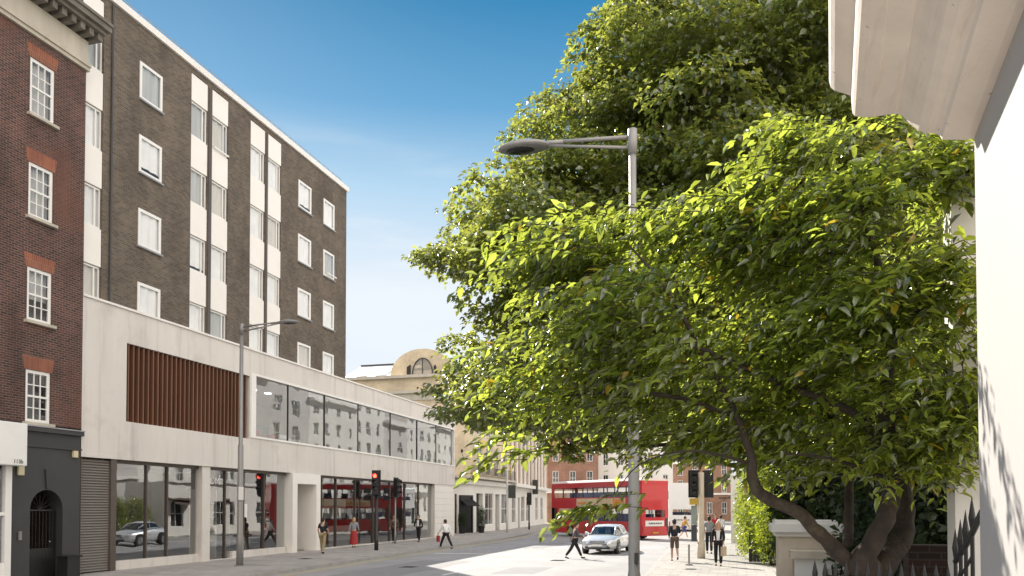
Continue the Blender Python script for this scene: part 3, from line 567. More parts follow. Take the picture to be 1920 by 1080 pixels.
m.quad((-22.4, 79, 0), (-36, 79, 0), (-36, 79, 13.7), (-22.4, 79, 13.7)); m.prism([(p[0]-.02, p[1]+.02) for p in plan[:12]]+[(-22.5, 78.9), (-46, 78.9)], 13.2, 13.3)
m.build('wall', 'cream_brick', CB)
for a, b in ups:
    for c, d in fl: faraway_window(CB, CFR, a, b, c, d)
m = MB(); sweep(m, plan[:13], 13.55, 13.8, .35); sweep(m, plan[:13], 12.2, 12.45, .28); sweep(m, plan[:13], 11.6, 12.2, .08); m.build('cornice', 'stone', CB)
m = MB(); sweep(m, plan[:13], 4.85, 5.05, .75); m.build('balcony', 'stone', CB)
m = MB()
for k in range(90): u = 64.6+k*.16; xx = -21.75; m.tube([(xx, u, 5.05), (xx, u, 5.95)], .012, 4, False)
m.tube([(-21.75, 64.6, 5.95), (-21.75, 79, 5.95)], .02, 5); m.build('balcony_railing', 'black_iron', CB)
gh = [(68.0, 69.9, .12, 3.6), (70.6, 73.2, .7, 3.7), (73.9, 75.3, .12, 3.6), (75.9, 78.6, .7, 3.7)]
m = MB(); sweep(m, plan[:12], .1, 4.9); wall(m, CFR, 67.2, 79.0, .1, 4.9, gh, .5); m.build('ground_floor', 'stucco', CB)
for a, b, c, d in gh:
    if c < .5: m = MB(); m.fbox(CFR, a, b, -.5, -.4, c, d); m.build('door', 'black_iron', CB)
    else: faraway_window(CB, CFR, a, b, c, d)
# corner doors on the rounded corner and on the side-street face
SFR = lambda u, n, z: (u, 64.2-n, z)
for i, (ang, wd, hgt) in enumerate([(-62, 1.5, 3.3), (-24, 1.3, 3.2)]):
    fr = frame(cx+(cr_+.0)*math.cos(R_(ang)), cy+(cr_)*math.sin(R_(ang)), R_(ang+90)); m = MB(); ring(m, fr, -wd/2-.15, wd/2+.15, .0, hgt+.2, .15, -.1, .10); m.fbox(fr, -wd/2, wd/2, -.1, .03, .12, hgt+.04); m.build('door', ['dark_metal', 'black_iron'][i], CB)
    m = MB(); m.pts([fr(-.8, .1, 3.0), fr(.8, .1, 3.0), fr(.8, .9, 2.5), fr(-.8, .9, 2.5), fr(-.8, .1, 2.94), fr(.8, .1, 2.94), fr(.8, .9, 2.44), fr(-.8, .9, 2.44)], [(0, 1, 2, 3), (4, 7, 6, 5), (2, 6, 7, 3), (0, 3, 7, 4), (1, 5, 6, 2)]); m.build('awning', 'black_cloth', CB)
m = MB(); ring(m, SFR, -26.6, -24.5, .12, 3.5, .12, -.1, .08); m.fbox(SFR, -26.5, -24.6, -.1, .02, .12, 3.4); m.build('shopfront', 'dark_metal', CB)
m = MB(); sweep(m, plan[:13], 4.35, 4.75, .30); m.build('fascia', 'stucco', CB)
# arched gable, lead roof and rooflights
gx0, gx1 = -31.6, -27.2; gcx = (gx0+gx1)/2; gr_ = 2.5
def atY(px, py, Y): d = ray(px, py); return Vector(_C+d*Y/d[1])
A0 = atY(736, 690, 66.0).x; A1 = atY(850, 690, 66.0).x; AC = (A0+A1)/2; RA = (A1-A0)/2; HA = atY(790, 658, 66.0).z-13.8
arc = [(AC+RA*math.cos(math.pi*k/20), 13.8+HA*math.sin(math.pi*k/20)**.9) for k in range(21)]
m = MB(); m.prism(arc, 66.0, 78.0, 'y'); m.build('roof', 'lead', CB)
m = MB(); m.prism([(AC+(x-AC)*1.04, 13.8+(z-13.8)*1.05+.02) for x, z in arc], 65.7, 66.0, 'y'); gab = m.build('gable', 'cream_brick', CB)
arc2 = [(AC+.15+RA*.33*math.cos(math.pi*k/12), 14.0+HA*.62*math.sin(math.pi*k/12)**.9) for k in range(13)]
m = MB(); m.prism(arc2, 65.62, 65.70, 'y'); m.build('window', 'win_glass', gab)
m = MB()
for k in range(12): m.tube([(arc2[k][0], 65.6, arc2[k][1]), (arc2[k+1][0], 65.6, arc2[k+1][1])], .05, 5)
m.tube([(AC+.15, 65.6, 14.0), (AC+.15, 65.6, 14.0+HA*.6)], .04, 5); m.build('window_frame', 'dark_metal', gab)
m = MB(); m.prism([(AC-1.35, 14.0), (AC-1.0, 14.0), (AC-1.0, 15.0), (AC-1.35, 14.8)], 65.6, 65.7, 'y'); m.prism([(AC+1.35, 14.0), (AC+1.65, 14.0), (AC+1.35, 14.9), (AC+1.2, 14.7)], 65.6, 65.7, 'y'); m.build('opening', 'void', gab)
BL = atY(640, 690, 66.0).x
m = MB(); m.pts([(BL, 65.4, 13.8), (A0-.2, 65.4, 13.8), (A0-.2, 70.0, 15.9), (BL, 70.0, 15.9), (BL, 75, 13.8), (A0-.2, 75, 13.8)], [(0, 1, 2, 3), (3, 2, 5, 4), (1, 5, 2), (0, 3, 4)]); lr = m.build('roof', 'white_gloss', CB)
for k in range(2):
    xa = BL+1.2+k*1.9; m = MB(); m.pts([(xa, 66.4, 14.31), (xa+1.1, 66.4, 14.31), (xa+1.1, 67.9, 15.0), (xa, 67.9, 15.0)], [(0, 1, 2, 3)]); m.build('rooflight', 'void', lr)
m = MB(); m.fbox(SFR, BL, A0-.2, -5.9, -5.7, 15.85, 16.02); m.build('ridge', 'dark_metal', lr)
m = MB(); m.box(A1+.6, A1+2.2, 67, 69, 13.7, 14.9); m.build('plant_box', 'lead', CB)
m = MB(); m.ell((-22.75, 65.1, 7.2), (.12, .12, .16), 8, 6); m.tube([(-22.75, 65.1, 7.0), (-22.7, 65.4, 6.5)], .02, 5); m.build('wall_lamp', 'black_iron', CB)

# ------------------------------------------------------------------ white stucco terrace further along on the left
WT = empty('white_pilastered_terrace', (-22.5, 91, .12), 'white stucco terrace with pilasters and shop windows beyond the cream corner building', 'building')
A_, B_ = Vector((-22.4, 79.1)), Vector((-24.9, 106)); WTF = frame(A_.x, A_.y, math.atan2(B_.y-A_.y, B_.x-A_.x)); Lw = (B_-A_).length
hw = [(u, u+1.3, z, z+2.3) for u in [1.2+2.7*k for k in range(9)] for z in (5.6, 9.0)]
hg = [(u, u+2.4, .7, 3.6) for u in (1.0, 6.8, 10.2, 17.0, 21.5)]+[(4.6, 5.9, .12, 3.4), (17.6, 15.6, .12, 3.4)]
block(WT, WTF, 0, Lw, 4.9, hg, 'stucco', 10); block(WT, WTF, 0, Lw, 13.2, hw, 'far_brick', 10, 4.9)
for h in hw+[h for h in hg if h[2] > .5]: faraway_window(WT, WTF, *h)
for h in hg:
    if h[2] < .5: m = MB(); m.fbox(WTF, h[0], h[1], -.36, -.3, h[2], h[3]); m.build('door', 'dark_metal', WT)
m = MB()
for k in range(10): u = .35+2.7*k; m.fbox(WTF, u, u+.62, .003, .2, 4.9, 12.4)
m.build('pilaster', 'stucco', WT)
m = MB(); m.fbox(WTF, -.05, Lw, .004, .7, 4.5, 4.85); m.fbox(WTF, -.05, Lw, .005, .5, 12.4, 12.9); m.build('cornice', 'stucco', WT)
m = MB(); m.fbox(WTF, 12.9, 13.5, .3, .9, 3.9, 5.6); tag(m.build('hanging_sign', 'dark_metal', origin=WTF(13.2, .6, 4.5)), 'tall dark hanging sign projecting from the white terrace', 'sign')

# ------------------------------------------------------------------ red brick mansion block closing the bend and further stucco fronts
def closing(name, px0, px1, Y, h, wm, label, z0w, nwin, rows, frm='white_frame'):
    a = atY(px0, 951, Y); b = atY(px1, 951, Y+2); fr = frame(a.x, a.y, math.atan2(b.y-a.y, b.x-a.x)); L = (Vector(b)-Vector(a)).length
    o = empty(name, (a.x, a.y, .1), label, 'building'); p = L/nwin; hs = [(p*(k+.32), p*(k+.68), z, z+2.0) for k in range(nwin) for z in rows]
    block(o, fr, 0, L, h, hs, wm, 10)
    for q in hs: faraway_window(o, fr, *q)
    m = MB(); m.fbox(fr, -.1, L+.1, .003, .35, h-1.0, h-.6); m.fbox(fr, -.1, L+.1, .003, .2, 4.4, 4.7); m.build('cornice', 'stucco', o)
    m = MB(); m.fbox(fr, 0, L, -9, -.5, h, h+1.6); r = m.build('roof', 'slate', o)
    m = MB(); m.fbox(fr, L*.3, L*.3+1.6, -3, -1.6, h+1.6, h+3.2); m.build('chimney', wm, r)
    return o, fr, L
closing('brick_mansion_block', 1026, 1122, 113, 17.5, 'far_brick', 'red brick mansion block with white windows behind the red bus', 0, 3, (1.2, 5.6, 9.0, 12.4))
closing('stucco_house', 1122, 1262, 119, 14, 'stucco', 'pale stucco house half hidden behind the near lamp post and the tree', 0, 5, (1.2, 5.2, 8.6))
closing('distant_brick_house', 1262, 1372, 135, 10.5, 'far_brick', 'distant brick house closing the view above the pavement', 0, 4, (1.2, 4.8, 7.6))

# ------------------------------------------------------------------ right-hand side: terrace, wall, hedge, garden
RF = lambda u, n, z: (6.6-n, u, z)     # facade facing the street
def terrace_house(cols=(1.2, 4.2, 7.2), ww=1.1, wm='stucco', far='room_wall'):
    t = empty('stucco_terrace_house', (6.6, 0, .12), 'white stucco terrace house standing behind the trees on the right', 'building')
    hs = [(u, u+ww, z, z+h) for u in cols for z, h in ((5.2, 2.5), (8.9, 2.1), (12.1, 1.7), (14.9, 1.2))]+[(u, u+ww, 1.5, 3.8) for u in cols[1:]]+[(1.2, 2.3, .12, 3.2)]
    m = MB(); wall(m, RF, 0, 9.98, .0, 17.6, hs, .3); m.quad(RF(0, 0, 0), RF(0, -9, 0), RF(0, -9, 17.6), RF(0, 0, 17.6)); m.quad(RF(9.98, 0, 0), RF(9.98, -9, 0), RF(9.98, -9, 17.6), RF(9.98, 0, 17.6)); m.quad(RF(0, 0, 17.6), RF(9.98, 0, 17.6), RF(9.98, -9, 17.6), RF(0, -9, 17.6))
    m.build('wall', wm, t)
    for h in hs[:-1]: faraway_window(t, RF, *h)
    m = MB(); m.fbox(RF, 1.2, 2.3, -.3, -.2, .12, 3.2); m.build('door', 'black_iron', t)
    m = MB(); m.fbox(RF, 0, 9.98, .003, .6, 16.5, 16.9); m.fbox(RF, 0, 9.98, .003, .25, 4.5, 4.75); m.build('cornice', 'stucco', t)
    p = MB(); p.fbox(RF, .6, 2.9, .004, 3.2, 3.7, 4.4); p.fbox(RF, .7, 1.05, 2.7, 3.1, .0, 3.7); p.fbox(RF, 2.45, 2.8, 2.7, 3.1, .0, 3.7); p.build('porch', 'stucco', t)
    return t
h0 = terrace_house(); hB = terrace_house((1.2, 6.4), 1.3, 'brick_pale'); ys = [26+10*k for k in range(11)]
labs = ['behind the tall tree trunk', 'behind the garden gate', 'behind the yellow green hedge', 'behind the low white shop', 'second beyond the low white shop', 'third beyond the low white shop', 'fourth beyond the low white shop', 'fifth beyond the low white shop', 'sixth beyond the low white shop', 'last but one of the right hand row', 'farthest of the right hand row']
for i, y in enumerate(ys):
    t = h0 if i == 0 else hB if i == 1 else copy_tree(hB if i in (2, 4, 5, 8) else h0); t.location.y = y; t.scale = (1, 1, [1, .9, 1.04, .86, .97, 1.07, .92, 1.02, .88, 1.05, .95][i]); t['label'] = ('pale grey ' if i in (1, 2, 4, 5, 8) else 'white ')+'stucco terrace house '+labs[i]; t['group'] = 'stucco terrace houses on the right'
LW = empty('white_shop_wing', (1.8, 56, .12), 'low white rendered shop wing lining the sunlit right pavement', 'building')
LF = lambda u, n, z: (-.35-n, u, z)
hs = [(u, u+1.6, .8, 2.9) for u in (53.5, 57.5, 61.5, 65.0)]
block(LW, LF, 52.0, 68, 4.3, hs, 'stucco', 4.5)
for h in hs: faraway_window(LW, LF, *h)
m = MB(); m.fbox(LF, 51.9, 68.1, -.2, .2, 4.3, 4.5); m.build('coping', 'stucco', LW)
m = MB(); m.box(-1.1, -.36, 53.2, 56.0, 2.9, 3.0); m.pts([(-1.25, 53.2, 2.55), (-1.25, 56, 2.55), (-.36, 56, 3.1), (-.36, 53.2, 3.1)], [(0, 1, 2, 3)]); m.build('awning', 'brown_cloth', LW)

# porch of the nearest house with its moulded entablature
wd = Vector((math.sin(R_(6.1)), math.cos(R_(6.1)), 0)); od = Vector((-wd.y, wd.x, 0)); cn = Vector((1.31, 5.02, 0))
PO = empty('stucco_porch', tuple(cn), 'cream stucco porch corner with heavy moulded cornice at the right frame edge', 'porch')
QF = lambda u, n, z: tuple(cn+wd*u+od*n+Vector((0, 0, z)))
m = MB(); m.fbox(QF, -7, 0, -2.2, 0, 0, 4.9); m.build('wall', 'porch_paint', PO)
KM = .42
def mitre(px, py):
    a, b = 0., 2.
    for _ in range(40):
        c = (a+b)/2; q = cn+wd*c*KM+od*c; v = np.array([q.x, q.y, 4.5])-_C; x = 960+FPX*(v@_R)/(v@_F)
        if x > px: a = c
        else: b = c
    q = cn+wd*a*KM+od*a; v = np.array([q.x, q.y, 0.])-_C
    lo, hi = 3., 7.
    for _ in range(40):
        c = (lo+hi)/2; v = np.array([q.x, q.y, c])-_C; y = 540+SH*1920-FPX*(v@_U)/(v@_F)
        if y > py: lo = c
        else: hi = c
    return (a, lo)
prof = [mitre(*p) for p in [(1812, 262), (1790, 262), (1766, 262), (1762, 254), (1752, 250), (1738, 250), (1722, 245), (1706, 232), (1696, 220), (1684, 213), (1682, 214), (1660, 215), (1642, 217), (1640, 219), (1618, 220), (1604, 218), (1599, 212), (1597, 180), (1580, 174), (1566, 170), (1559, 164), (1556, 150)]]
prof = [(0.0, prof[0][1])]+prof; prof += [(prof[-1][0]-.004, prof[-1][1]+.25), (prof[-1][0]-.008, prof[-1][1]+.5), (0, prof[-1][1]+.55)]
m = MB()
for i in range(len(prof)-1):
    (p0, z0), (p1, z1) = prof[i], prof[i+1]
    m.quad(QF(-7, p0, z0), QF(p0*KM, p0, z0), QF(p1*KM, p1, z1), QF(-7, p1, z1)); m.quad(QF(p0*KM, p0, z0), QF(p0*KM, -2.2, z0), QF(p1*KM, -2.2, z1), QF(p1*KM, p1, z1))
m.build('cornice', 'stucco_old', PO)
m = MB()
q = D(1786, 700, 7.0); m.box(q.x, q.x+.22, q.y-.03, q.y+.25, 0, 5.3); m.box(q.x+.08, q.x+3, q.y, q.y+.22, 0, 5.55); m.build('pilaster', 'stucco', PO)

def spike_bar(mb, x, y, z0, z1, r=.011, s=1.0):
    mb.tube([(x, y, z0), (x, y, z1-.16*s)], r, 6, False); mb.tube([(x, y, z1-.17*s), (x, y, z1-.12*s), (x, y, z1)], [r*1.1, r*1.7, .001], 6, False)
rl = empty('stair_railing', tuple(D(1806, 1000, 6.0).xy)+(0.1,), 'black iron railing with spear heads climbing beside the porch wall', 'railing')
tops = [D(1791, 990, 6.2), D(1800.5, 973, 6.0), D(1810, 956, 5.82), D(1822, 930, 5.62)]
for t in tops: m = MB(); spike_bar(m, t.x, t.y, .1, t.z, .014, 1.3); m.build('spike_bar', 'black_iron', rl)
m = MB(); m.tube([t-Vector((0, 0, .26)) for t in tops]+[D(1842, 915, 5.3)-Vector((0, 0, .15))], .022, 6); m.tube([t-Vector((0, 0, .42)) for t in tops], .012, 6); m.build('handrail', 'black_iron', rl)
a, b = D(1528, 1066, 6.9), D(1800, 1052, 6.3)
fr_ = empty('iron_railing', (a.x, a.y, .1), 'black spiked iron railing in front of the gnarled cherry trunk', 'railing')
nb = 13
for k in range(nb+1):
    p = a.lerp(b, k/nb); m = MB(); spike_bar(m, p.x, p.y, .1, 1.90, .014)
    m.build('spike_bar', 'black_iron', fr_)
m = MB(); m.tube([(a.x, a.y, 1.6), (b.x, b.y, 1.6)], .016, 5); m.tube([(a.x, a.y, .4), (b.x, b.y, .4)], .016, 5); m.build('rail', 'black_iron', fr_)

# garden pier, walls, gate
p0 = D(1462, 1040, 14.0)
GP = empty('garden_pier', (p0.x, p0.y, .12), 'square rendered garden pier with stone cap left of the cherry trunk', 'pier')
x0, y0 = p0.x-.02, p0.y
m = MB(); m.box(x0, x0+.95, y0, y0+.95, .1, 1.84); m.build('shaft', 'garden_stone', GP)
m = MB(); m.box(x0-.05, x0+1.0, y0-.05, y0+1.0, 1.84, 1.92); m.box(x0-.12, x0+1.07, y0-.12, y0+1.07, 1.92, 2.06); m.prism([(x0-.06, y0-.06), (x0+1.01, y0-.06), (x0+1.01, y0+1.01), (x0-.06, y0+1.01)], 2.06, 2.12); m.build('cap', 'stucco', GP)
m = MB(); ring(m, lambda u, n, z: (u, y0-n, z), x0+.17, x0+.93, .3, 1.66, .06, .002, .03); m.build('moulding', 'garden_stone', GP)
GW = empty('garden_wall', (x0+2, y0-.4, .12), 'pale rendered garden wall with flat coping running right from the pier', 'wall')
m = MB(); m.box(x0+.24, x0+3.2, y0-.6, y0-.3, .1, 1.50); m.build('wall', 'stucco', GW)
m = MB(); m.box(x0+.16, x0+3.3, y0-.68, y0-.22, 1.50, 1.62); m.build('coping', 'garden_stone', GW)
g0, g1 = G(1405, 1060), G(1440, 1061)
GG = empty('garden_gate', (g0.x, g0.y, .12), 'dark weathered timber gate panel under the yellow green hedge', 'gate')
m = MB()
for k in range(5): w_ = (g1.x-g0.x)/5; m.box(g0.x+w_*k+.004, g0.x+w_*(k+1)-.004, g0.y, g0.y+.06, .14, 1.32+.01*(k % 2))
m.build('board_panel', 'bin_green', GG)
m = MB(); m.box(g0.x-.02, g0.x+.06, g0.y-.03, g0.y, .14, 1.34); m.box(g1.x-.06, g1.x+.02, g0.y-.03, g0.y, .14, 1.34); m.box(g0.x, g1.x, g0.y-.03, g0.y-.001, 1.1, 1.2); m.build('gate_frame', 'bin_green', GG)
m = MB(); m.ell((g0.x+.28, g0.y-.05, .8), (.04, .04, .04), 8, 6); m.build('handle', 'dark_metal', GG)
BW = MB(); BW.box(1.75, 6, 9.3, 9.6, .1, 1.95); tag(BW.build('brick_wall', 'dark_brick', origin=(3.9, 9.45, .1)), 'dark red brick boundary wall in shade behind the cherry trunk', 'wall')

# ------------------------------------------------------------------ street lamps
def street_lamp(loc, h, armlen, sgn, mtl, label, r0=.11, r1=.065):
    t = empty('street_lamp', loc, label, 'street lamp', 'street lamps along both kerbs')
    m = MB(); m.tube([(0, 0, 0), (0, 0, 1.1), (0, 0, 1.2), (0, 0, h*.5), (0, 0, h*.5+.05), (0, 0, h)], [r0, r0, r0*.86, r0*.8, r1*1.15, r1], 16); m.build('pole', mtl, t, True, True)
    m = MB(); m.tube([(0, 0, h-.35), (0, 0, h+.06), (0, 0, h+.09)], [r1*1.35, r1*1.35, .02], 14)
    m.tube([(0, 0, h-.06), (sgn*armlen*.62, 0, h+.03)], [.036, .028], 8); m.tube([(0, 0, h-.24), (sgn*armlen*.62, 0, h-.03)], [.030, .024], 8); m.build('arm', mtl, t, True, True)
    cxl = sgn*(armlen*.80); m = MB(); V = []; N1 = 20
    pr = [(.02, .10), (.30, .095), (.60, .07), (.85, .035), (1.0, .0), (.97, -.03), (.8, -.055), (.0, -.06)]
    K = len(pr); P = []; Fc = []
    for j, (rr, zz) in enumerate(pr):
        for k in range(N1): a = 2*math.pi*k/N1; P.append((cxl+rr*.46*math.cos(a), rr*.24*math.sin(a), h+.0+zz))
    for j in range(K-1):
        for k in range(N1): Fc.append((j*N1+k, j*N1+(k+1) % N1, (j+1)*N1+(k+1) % N1, (j+1)*N1+k))
    m.pts(P, Fc); m.tube([(sgn*armlen*.5, 0, h), (cxl-sgn*.3, 0, h+.02)], .035, 8); hd = m.build('lamp_head', mtl, t, True, True)
    m = MB(); m.ell((cxl+sgn*.06, 0, h-.05), (.26, .16, .045), 14, 6); m.build('lens', 'lens_dark', hd, True, True)
    m = MB(); m.tube([(0, 0, 0), (0, 0, .02), (0, 0, .05)], [r0*1.7, r0*1.7, r0*1.1], 14); m.box(r0*.9-.03, r0*.9+.015, -.05, .05, .45, .95); m.build('base', mtl, t, False, True)
    return t
L1 = street_lamp((-1.60, 13.0, .12), 8.35, 2.3, -1, 'near_pole', 'tall grey street lamp in the foreground reaching left in front of the trees', .108, .058)
m = MB(); m.box(.02, .085, -.113, -.07, 1.32, 1.50); m.build('sticker', 'lens_dark', L1, local=True)
L2 = street_lamp((-18.1, 26.4, .12), 9.15, 2.5, 1, 'grey_pole', 'grey street lamp on the left pavement in front of the timber louvres', .13, .07)
m = MB(); m.box(.02, .22, -.15, -.12, 2.5, 3.0); m.build('notice', 'white_frame', L2, local=True)
L3 = street_lamp((-18.75, 65.3, .12), 9.2, 2.6, 1, 'pale_pole', 'pale street lamp at the side street corner beyond the podium', .10, .06)
m = MB(); m.box(.12, .75, -.1, 0, 3.0, 4.1); m.build('sign_box', 'bin_green', L3, local=True)

# ------------------------------------------------------------------ traffic signals
def signal(name, loc, h, rz, label, lit=None, pole='black_iron', r=.055, heads=((0, 0, 0),), hh=1.15):
    t = empty(name, loc, label, 'traffic light', 'traffic lights at the crossing', rz)
    m = MB(); m.tube([(0, 0, 0), (0, 0, .7), (0, 0, .72), (0, 0, h)], [r*1.25, r*1.25, r, r], 12); m.build('pole', pole, t, True, True)
    for (dx, dy, a) in heads:
        M = Matrix.Translation((dx, dy, 0)) @ Matrix.Rotation(a, 4, 'Z'); top = h
        m = MB(); m.box(-.15, .15, -.28, -.06, top-hh+.08, top); m.box(-.24, .24, -.06, -.04, top-hh, top+.10); m.v = [tuple(M @ Vector(p)) for p in m.v]; hd = m.build('signal_head', 'black_iron', t, local=True)
        for i, c in enumerate(('red', 'amber', 'green')):
            zc = top-.20-i*.33; m = MB(); m.ell((0, -.285, zc), (.10, .03, .10), 14, 8); m.v = [tuple(M @ Vector(p)) for p in m.v]
            m.build('lens', 'red_light' if (lit and c == 'red') else 'lens_dark', hd, True, True)
            m = MB(); n = 10; P = []; 
            for j in range(n+1): a2 = math.pi*j/n; P += [(.125*math.cos(a2), -.28, zc+.125*math.sin(a2)), (.125*math.cos(a2), -.46+.05*(1-math.sin(a2)), zc+.125*math.sin(a2))]
            m.pts(P, [(2*j, 2*j+1, 2*j+3, 2*j+2) for j in range(n)]); m.v = [tuple(M @ Vector(p)) for p in m.v]; m.build('visor', 'lamp_red' if (lit and c == 'red') else 'black_iron', hd, local=True)
    return t
signal('traffic_light', (-18.0, 38.1, .12), 4.05, .12, 'black traffic light showing red on the left pavement', True, heads=((0, 0, 0),), r=.085, hh=1.25)
t2 = signal('traffic_light', (-20.1, 45.2, .12), 3.95, 0, 'grey poled traffic light seen from the side near the far shop windows', None, 'grey_pole', r=.05, heads=((0, 0, R_(75)),))
m = MB(); m.box(-.75, -.35, -.1, .1, 3.1, 3.4); m.box(-.75, -.35, -.1, .1, 2.65, 2.95); m.box(-.4, 0, -.03, .03, 2.8, 2.86); m.build('crossing_signal', 'black_iron', t2, local=True)
signal('traffic_light', (-20.0, 77.6, .12), 3.6, R_(30), 'small distant black traffic light by the white terrace', None, r=.07)
t3 = signal('traffic_light', (-1.5, 35.9, .12), 3.75, .1, 'unlit traffic light on a thick beige post on the right pavement', None, 'garden_stone', .14, heads=((-.30, 0, 0), (.30, .1, R_(160))), hh=1.1)
m = MB(); m.box(-.42, -.18, -.06, .06, .75, 1.45); m.build('control_box', 'panel_dark', t3, local=True)
m = MB(); m.box(-.42, -.18, -.05, .05, 1.47, 2.3); m.build('information_panel', 'panel_teal', t3, local=True)
m = MB(); m.box(-.5, -.12, -.2, .0, 2.34, 2.62); m.build('yellow_box', 'yellow_cloth', t3, local=True)
bo = MB(); b_ = G(1292, 1060, .12); bo.tube([b_, b_+Vector((0, 0, .05)), b_+Vector((0, 0, .06)), b_+Vector((0, 0, .8))], [.14, .14, .035, .035], 10); tag(bo.build('bollard', 'grey_pole', origin=tuple(b_)), 'thin grey post with round foot standing left of the beige signal post', 'bollard')

# ------------------------------------------------------------------ planters at the corner doors
def topiary(px, py, h, label):
    b = Vector((px, py, .12)); t = empty('potted_shrub', tuple(b), label, 'plant', 'potted shrubs by the corner shop doors')
    m = MB(); m.tube([(0, 0, 0), (0, 0, .6), (0, 0, .62)], [.22, .30, .33], 12); m.build('pot', 'black_iron', t, local=True)
    leafcloud('foliage', [Vector((0, 0, .7+h*k/6)) for k in range(7)], .36, 1500, .10, .06, 'shrub_leaf', t); return t

# ------------------------------------------------------------------ foliage machinery
def leaf_arrays(C, Dr, Nn, L, W, curl, fold=.25):
    n = len(C); Dr = Dr/np.linalg.norm(Dr, axis=1, keepdims=True); S = np.cross(Dr, Nn); S /= np.linalg.norm(S, axis=1, keepdims=True)+1e-9; Nn = np.cross(S, Dr)
    L = L[:, None]; W = W[:, None]; cu = curl[:, None]
    def at(t, dz): return C+Dr*L*t+Nn*L*(-cu*t*t+dz)
    b = at(0, 0); c1 = at(.35, 0); c2 = at(.72, 0); tp = at(1.0, 0)
    l1 = c1+S*W*.5+Nn*W*fold; r1 = c1-S*W*.5+Nn*W*fold; l2 = c2+S*W*.36+Nn*W*fold*.8; r2 = c2-S*W*.36+Nn*W*fold*.8
    V = np.stack([b, c1, c2, tp, l1, r1, l2, r2], 1).reshape(-1, 3)
    T = np.array([[0, 1, 4], [0, 5, 1], [1, 2, 6], [1, 6, 4], [1, 5, 7], [1, 7, 2], [2, 3, 6], [2, 7, 3]])
    return V, (T[None]+8*np.arange(n)[:, None, None]).reshape(-1, 3)
def small_leaf_arrays(C, Dr, Nn, L, W):
    n = len(C); Dr = Dr/np.linalg.norm(Dr, axis=1, keepdims=True); S = np.cross(Dr, Nn); S /= np.linalg.norm(S, axis=1, keepdims=True)+1e-9; Nn = np.cross(S, Dr)
    L = L[:, None]; W = W[:, None]
    b = C; t = C+Dr*L-Nn*L*.15; m_ = C+Dr*L*.5; l = m_+S*W*.5+Nn*W*.22; r = m_-S*W*.5+Nn*W*.22; m_ = m_-Nn*W*.02
    V = np.stack([b, m_, t, l, r], 1).reshape(-1, 3); T = np.array([[0, 1, 3], [1, 2, 3], [0, 4, 1], [1, 4, 2]])
    return V, (T[None]+5*np.arange(n)[:, None, None]).reshape(-1, 3)
def tri_mesh(name, V, T, mtl, parent, off=None):
    if off is None: off = worldpos(parent)
    V = V-np.array(off)[None]; me = bpy.data.meshes.new(name); me.vertices.add(len(V)); me.vertices.foreach_set('co', V.astype(np.float32).ravel())
    me.loops.add(T.size); me.loops.foreach_set('vertex_index', T.astype(np.int32).ravel()); me.polygons.add(len(T)); me.polygons.foreach_set('loop_start', np.arange(0, T.size, 3, dtype=np.int32)); me.polygons.foreach_set('loop_total', np.full(len(T), 3, dtype=np.int32))
    me.materials.append(MT[mtl]); me.update(calc_edges=True); o = bpy.data.objects.new(name, me); col.objects.link(o)
    if parent is not None: o.parent = parent
    return o
def rnd(n, s=1.0): return rng.normal(size=(n, 3))*s
def leafcloud(name, centres, rad, n, L, W, mtl, parent, flat=1.0):
    C = np.array([list(c) for c in centres]); idx = rng.integers(0, len(C), n); d = rnd(n); d /= np.linalg.norm(d, axis=1, keepdims=True)
    rr = rad*rng.random(n)**.4; P = C[idx]+d*rr[:, None]*np.array([1, 1, flat]); Dr = d+rnd(n, .5)-np.array([0, 0, .3]); Nn = np.array([0, 0, 1.])+rnd(n, .5)
    V, T = small_leaf_arrays(P, Dr, Nn, L*rng.uniform(.7, 1.3, n), W*rng.uniform(.7, 1.3, n)); return tri_mesh(name, V, T, mtl, parent, off=(0, 0, 0))
topiary(-22.35, 64.1, .9, 'dark potted shrub left of the corner doors of the cream building')
topiary(-21.4, 66.4, 1.3, 'taller dark potted shrub under the black awning of the cream building')

def poly_sample(poly, n, box, soft=1.0, dens=None):
    P = np.array(poly, float); out = []; dist = []
    A = P; B_ = np.roll(P, -1, 0)
    while len(out) < n:
        q = np.stack([rng.uniform(box[0], box[2], 6000), rng.uniform(box[1], box[3], 6000)], 1)
        ins = np.zeros(len(q), bool)
        for a, b in zip(A, B_):
            c = ((a[1] > q[:, 1]) != (b[1] > q[:, 1])) & (q[:, 0] < (b[0]-a[0])*(q[:, 1]-a[1])/(b[1]-a[1]+1e-9)+a[0]); ins ^= c
        q = q[ins]; dm = np.full(len(q), 1e9)
        for a, b in zip(A, B_):
            ab = b-a; t = np.clip(((q-a)@ab)/(ab@ab), 0, 1); dm = np.minimum(dm, np.linalg.norm(q-a-t[:, None]*ab, axis=1))
        out += list(q); dist += list(dm)
    return np.array(out[:n]), np.array(dist[:n])
def raysN(q): return _R[None]*((q[:, :1]-960)/FPX)+_U[None]*((540-q[:, 1:2]+SH*1920)/FPX)+_F[None]

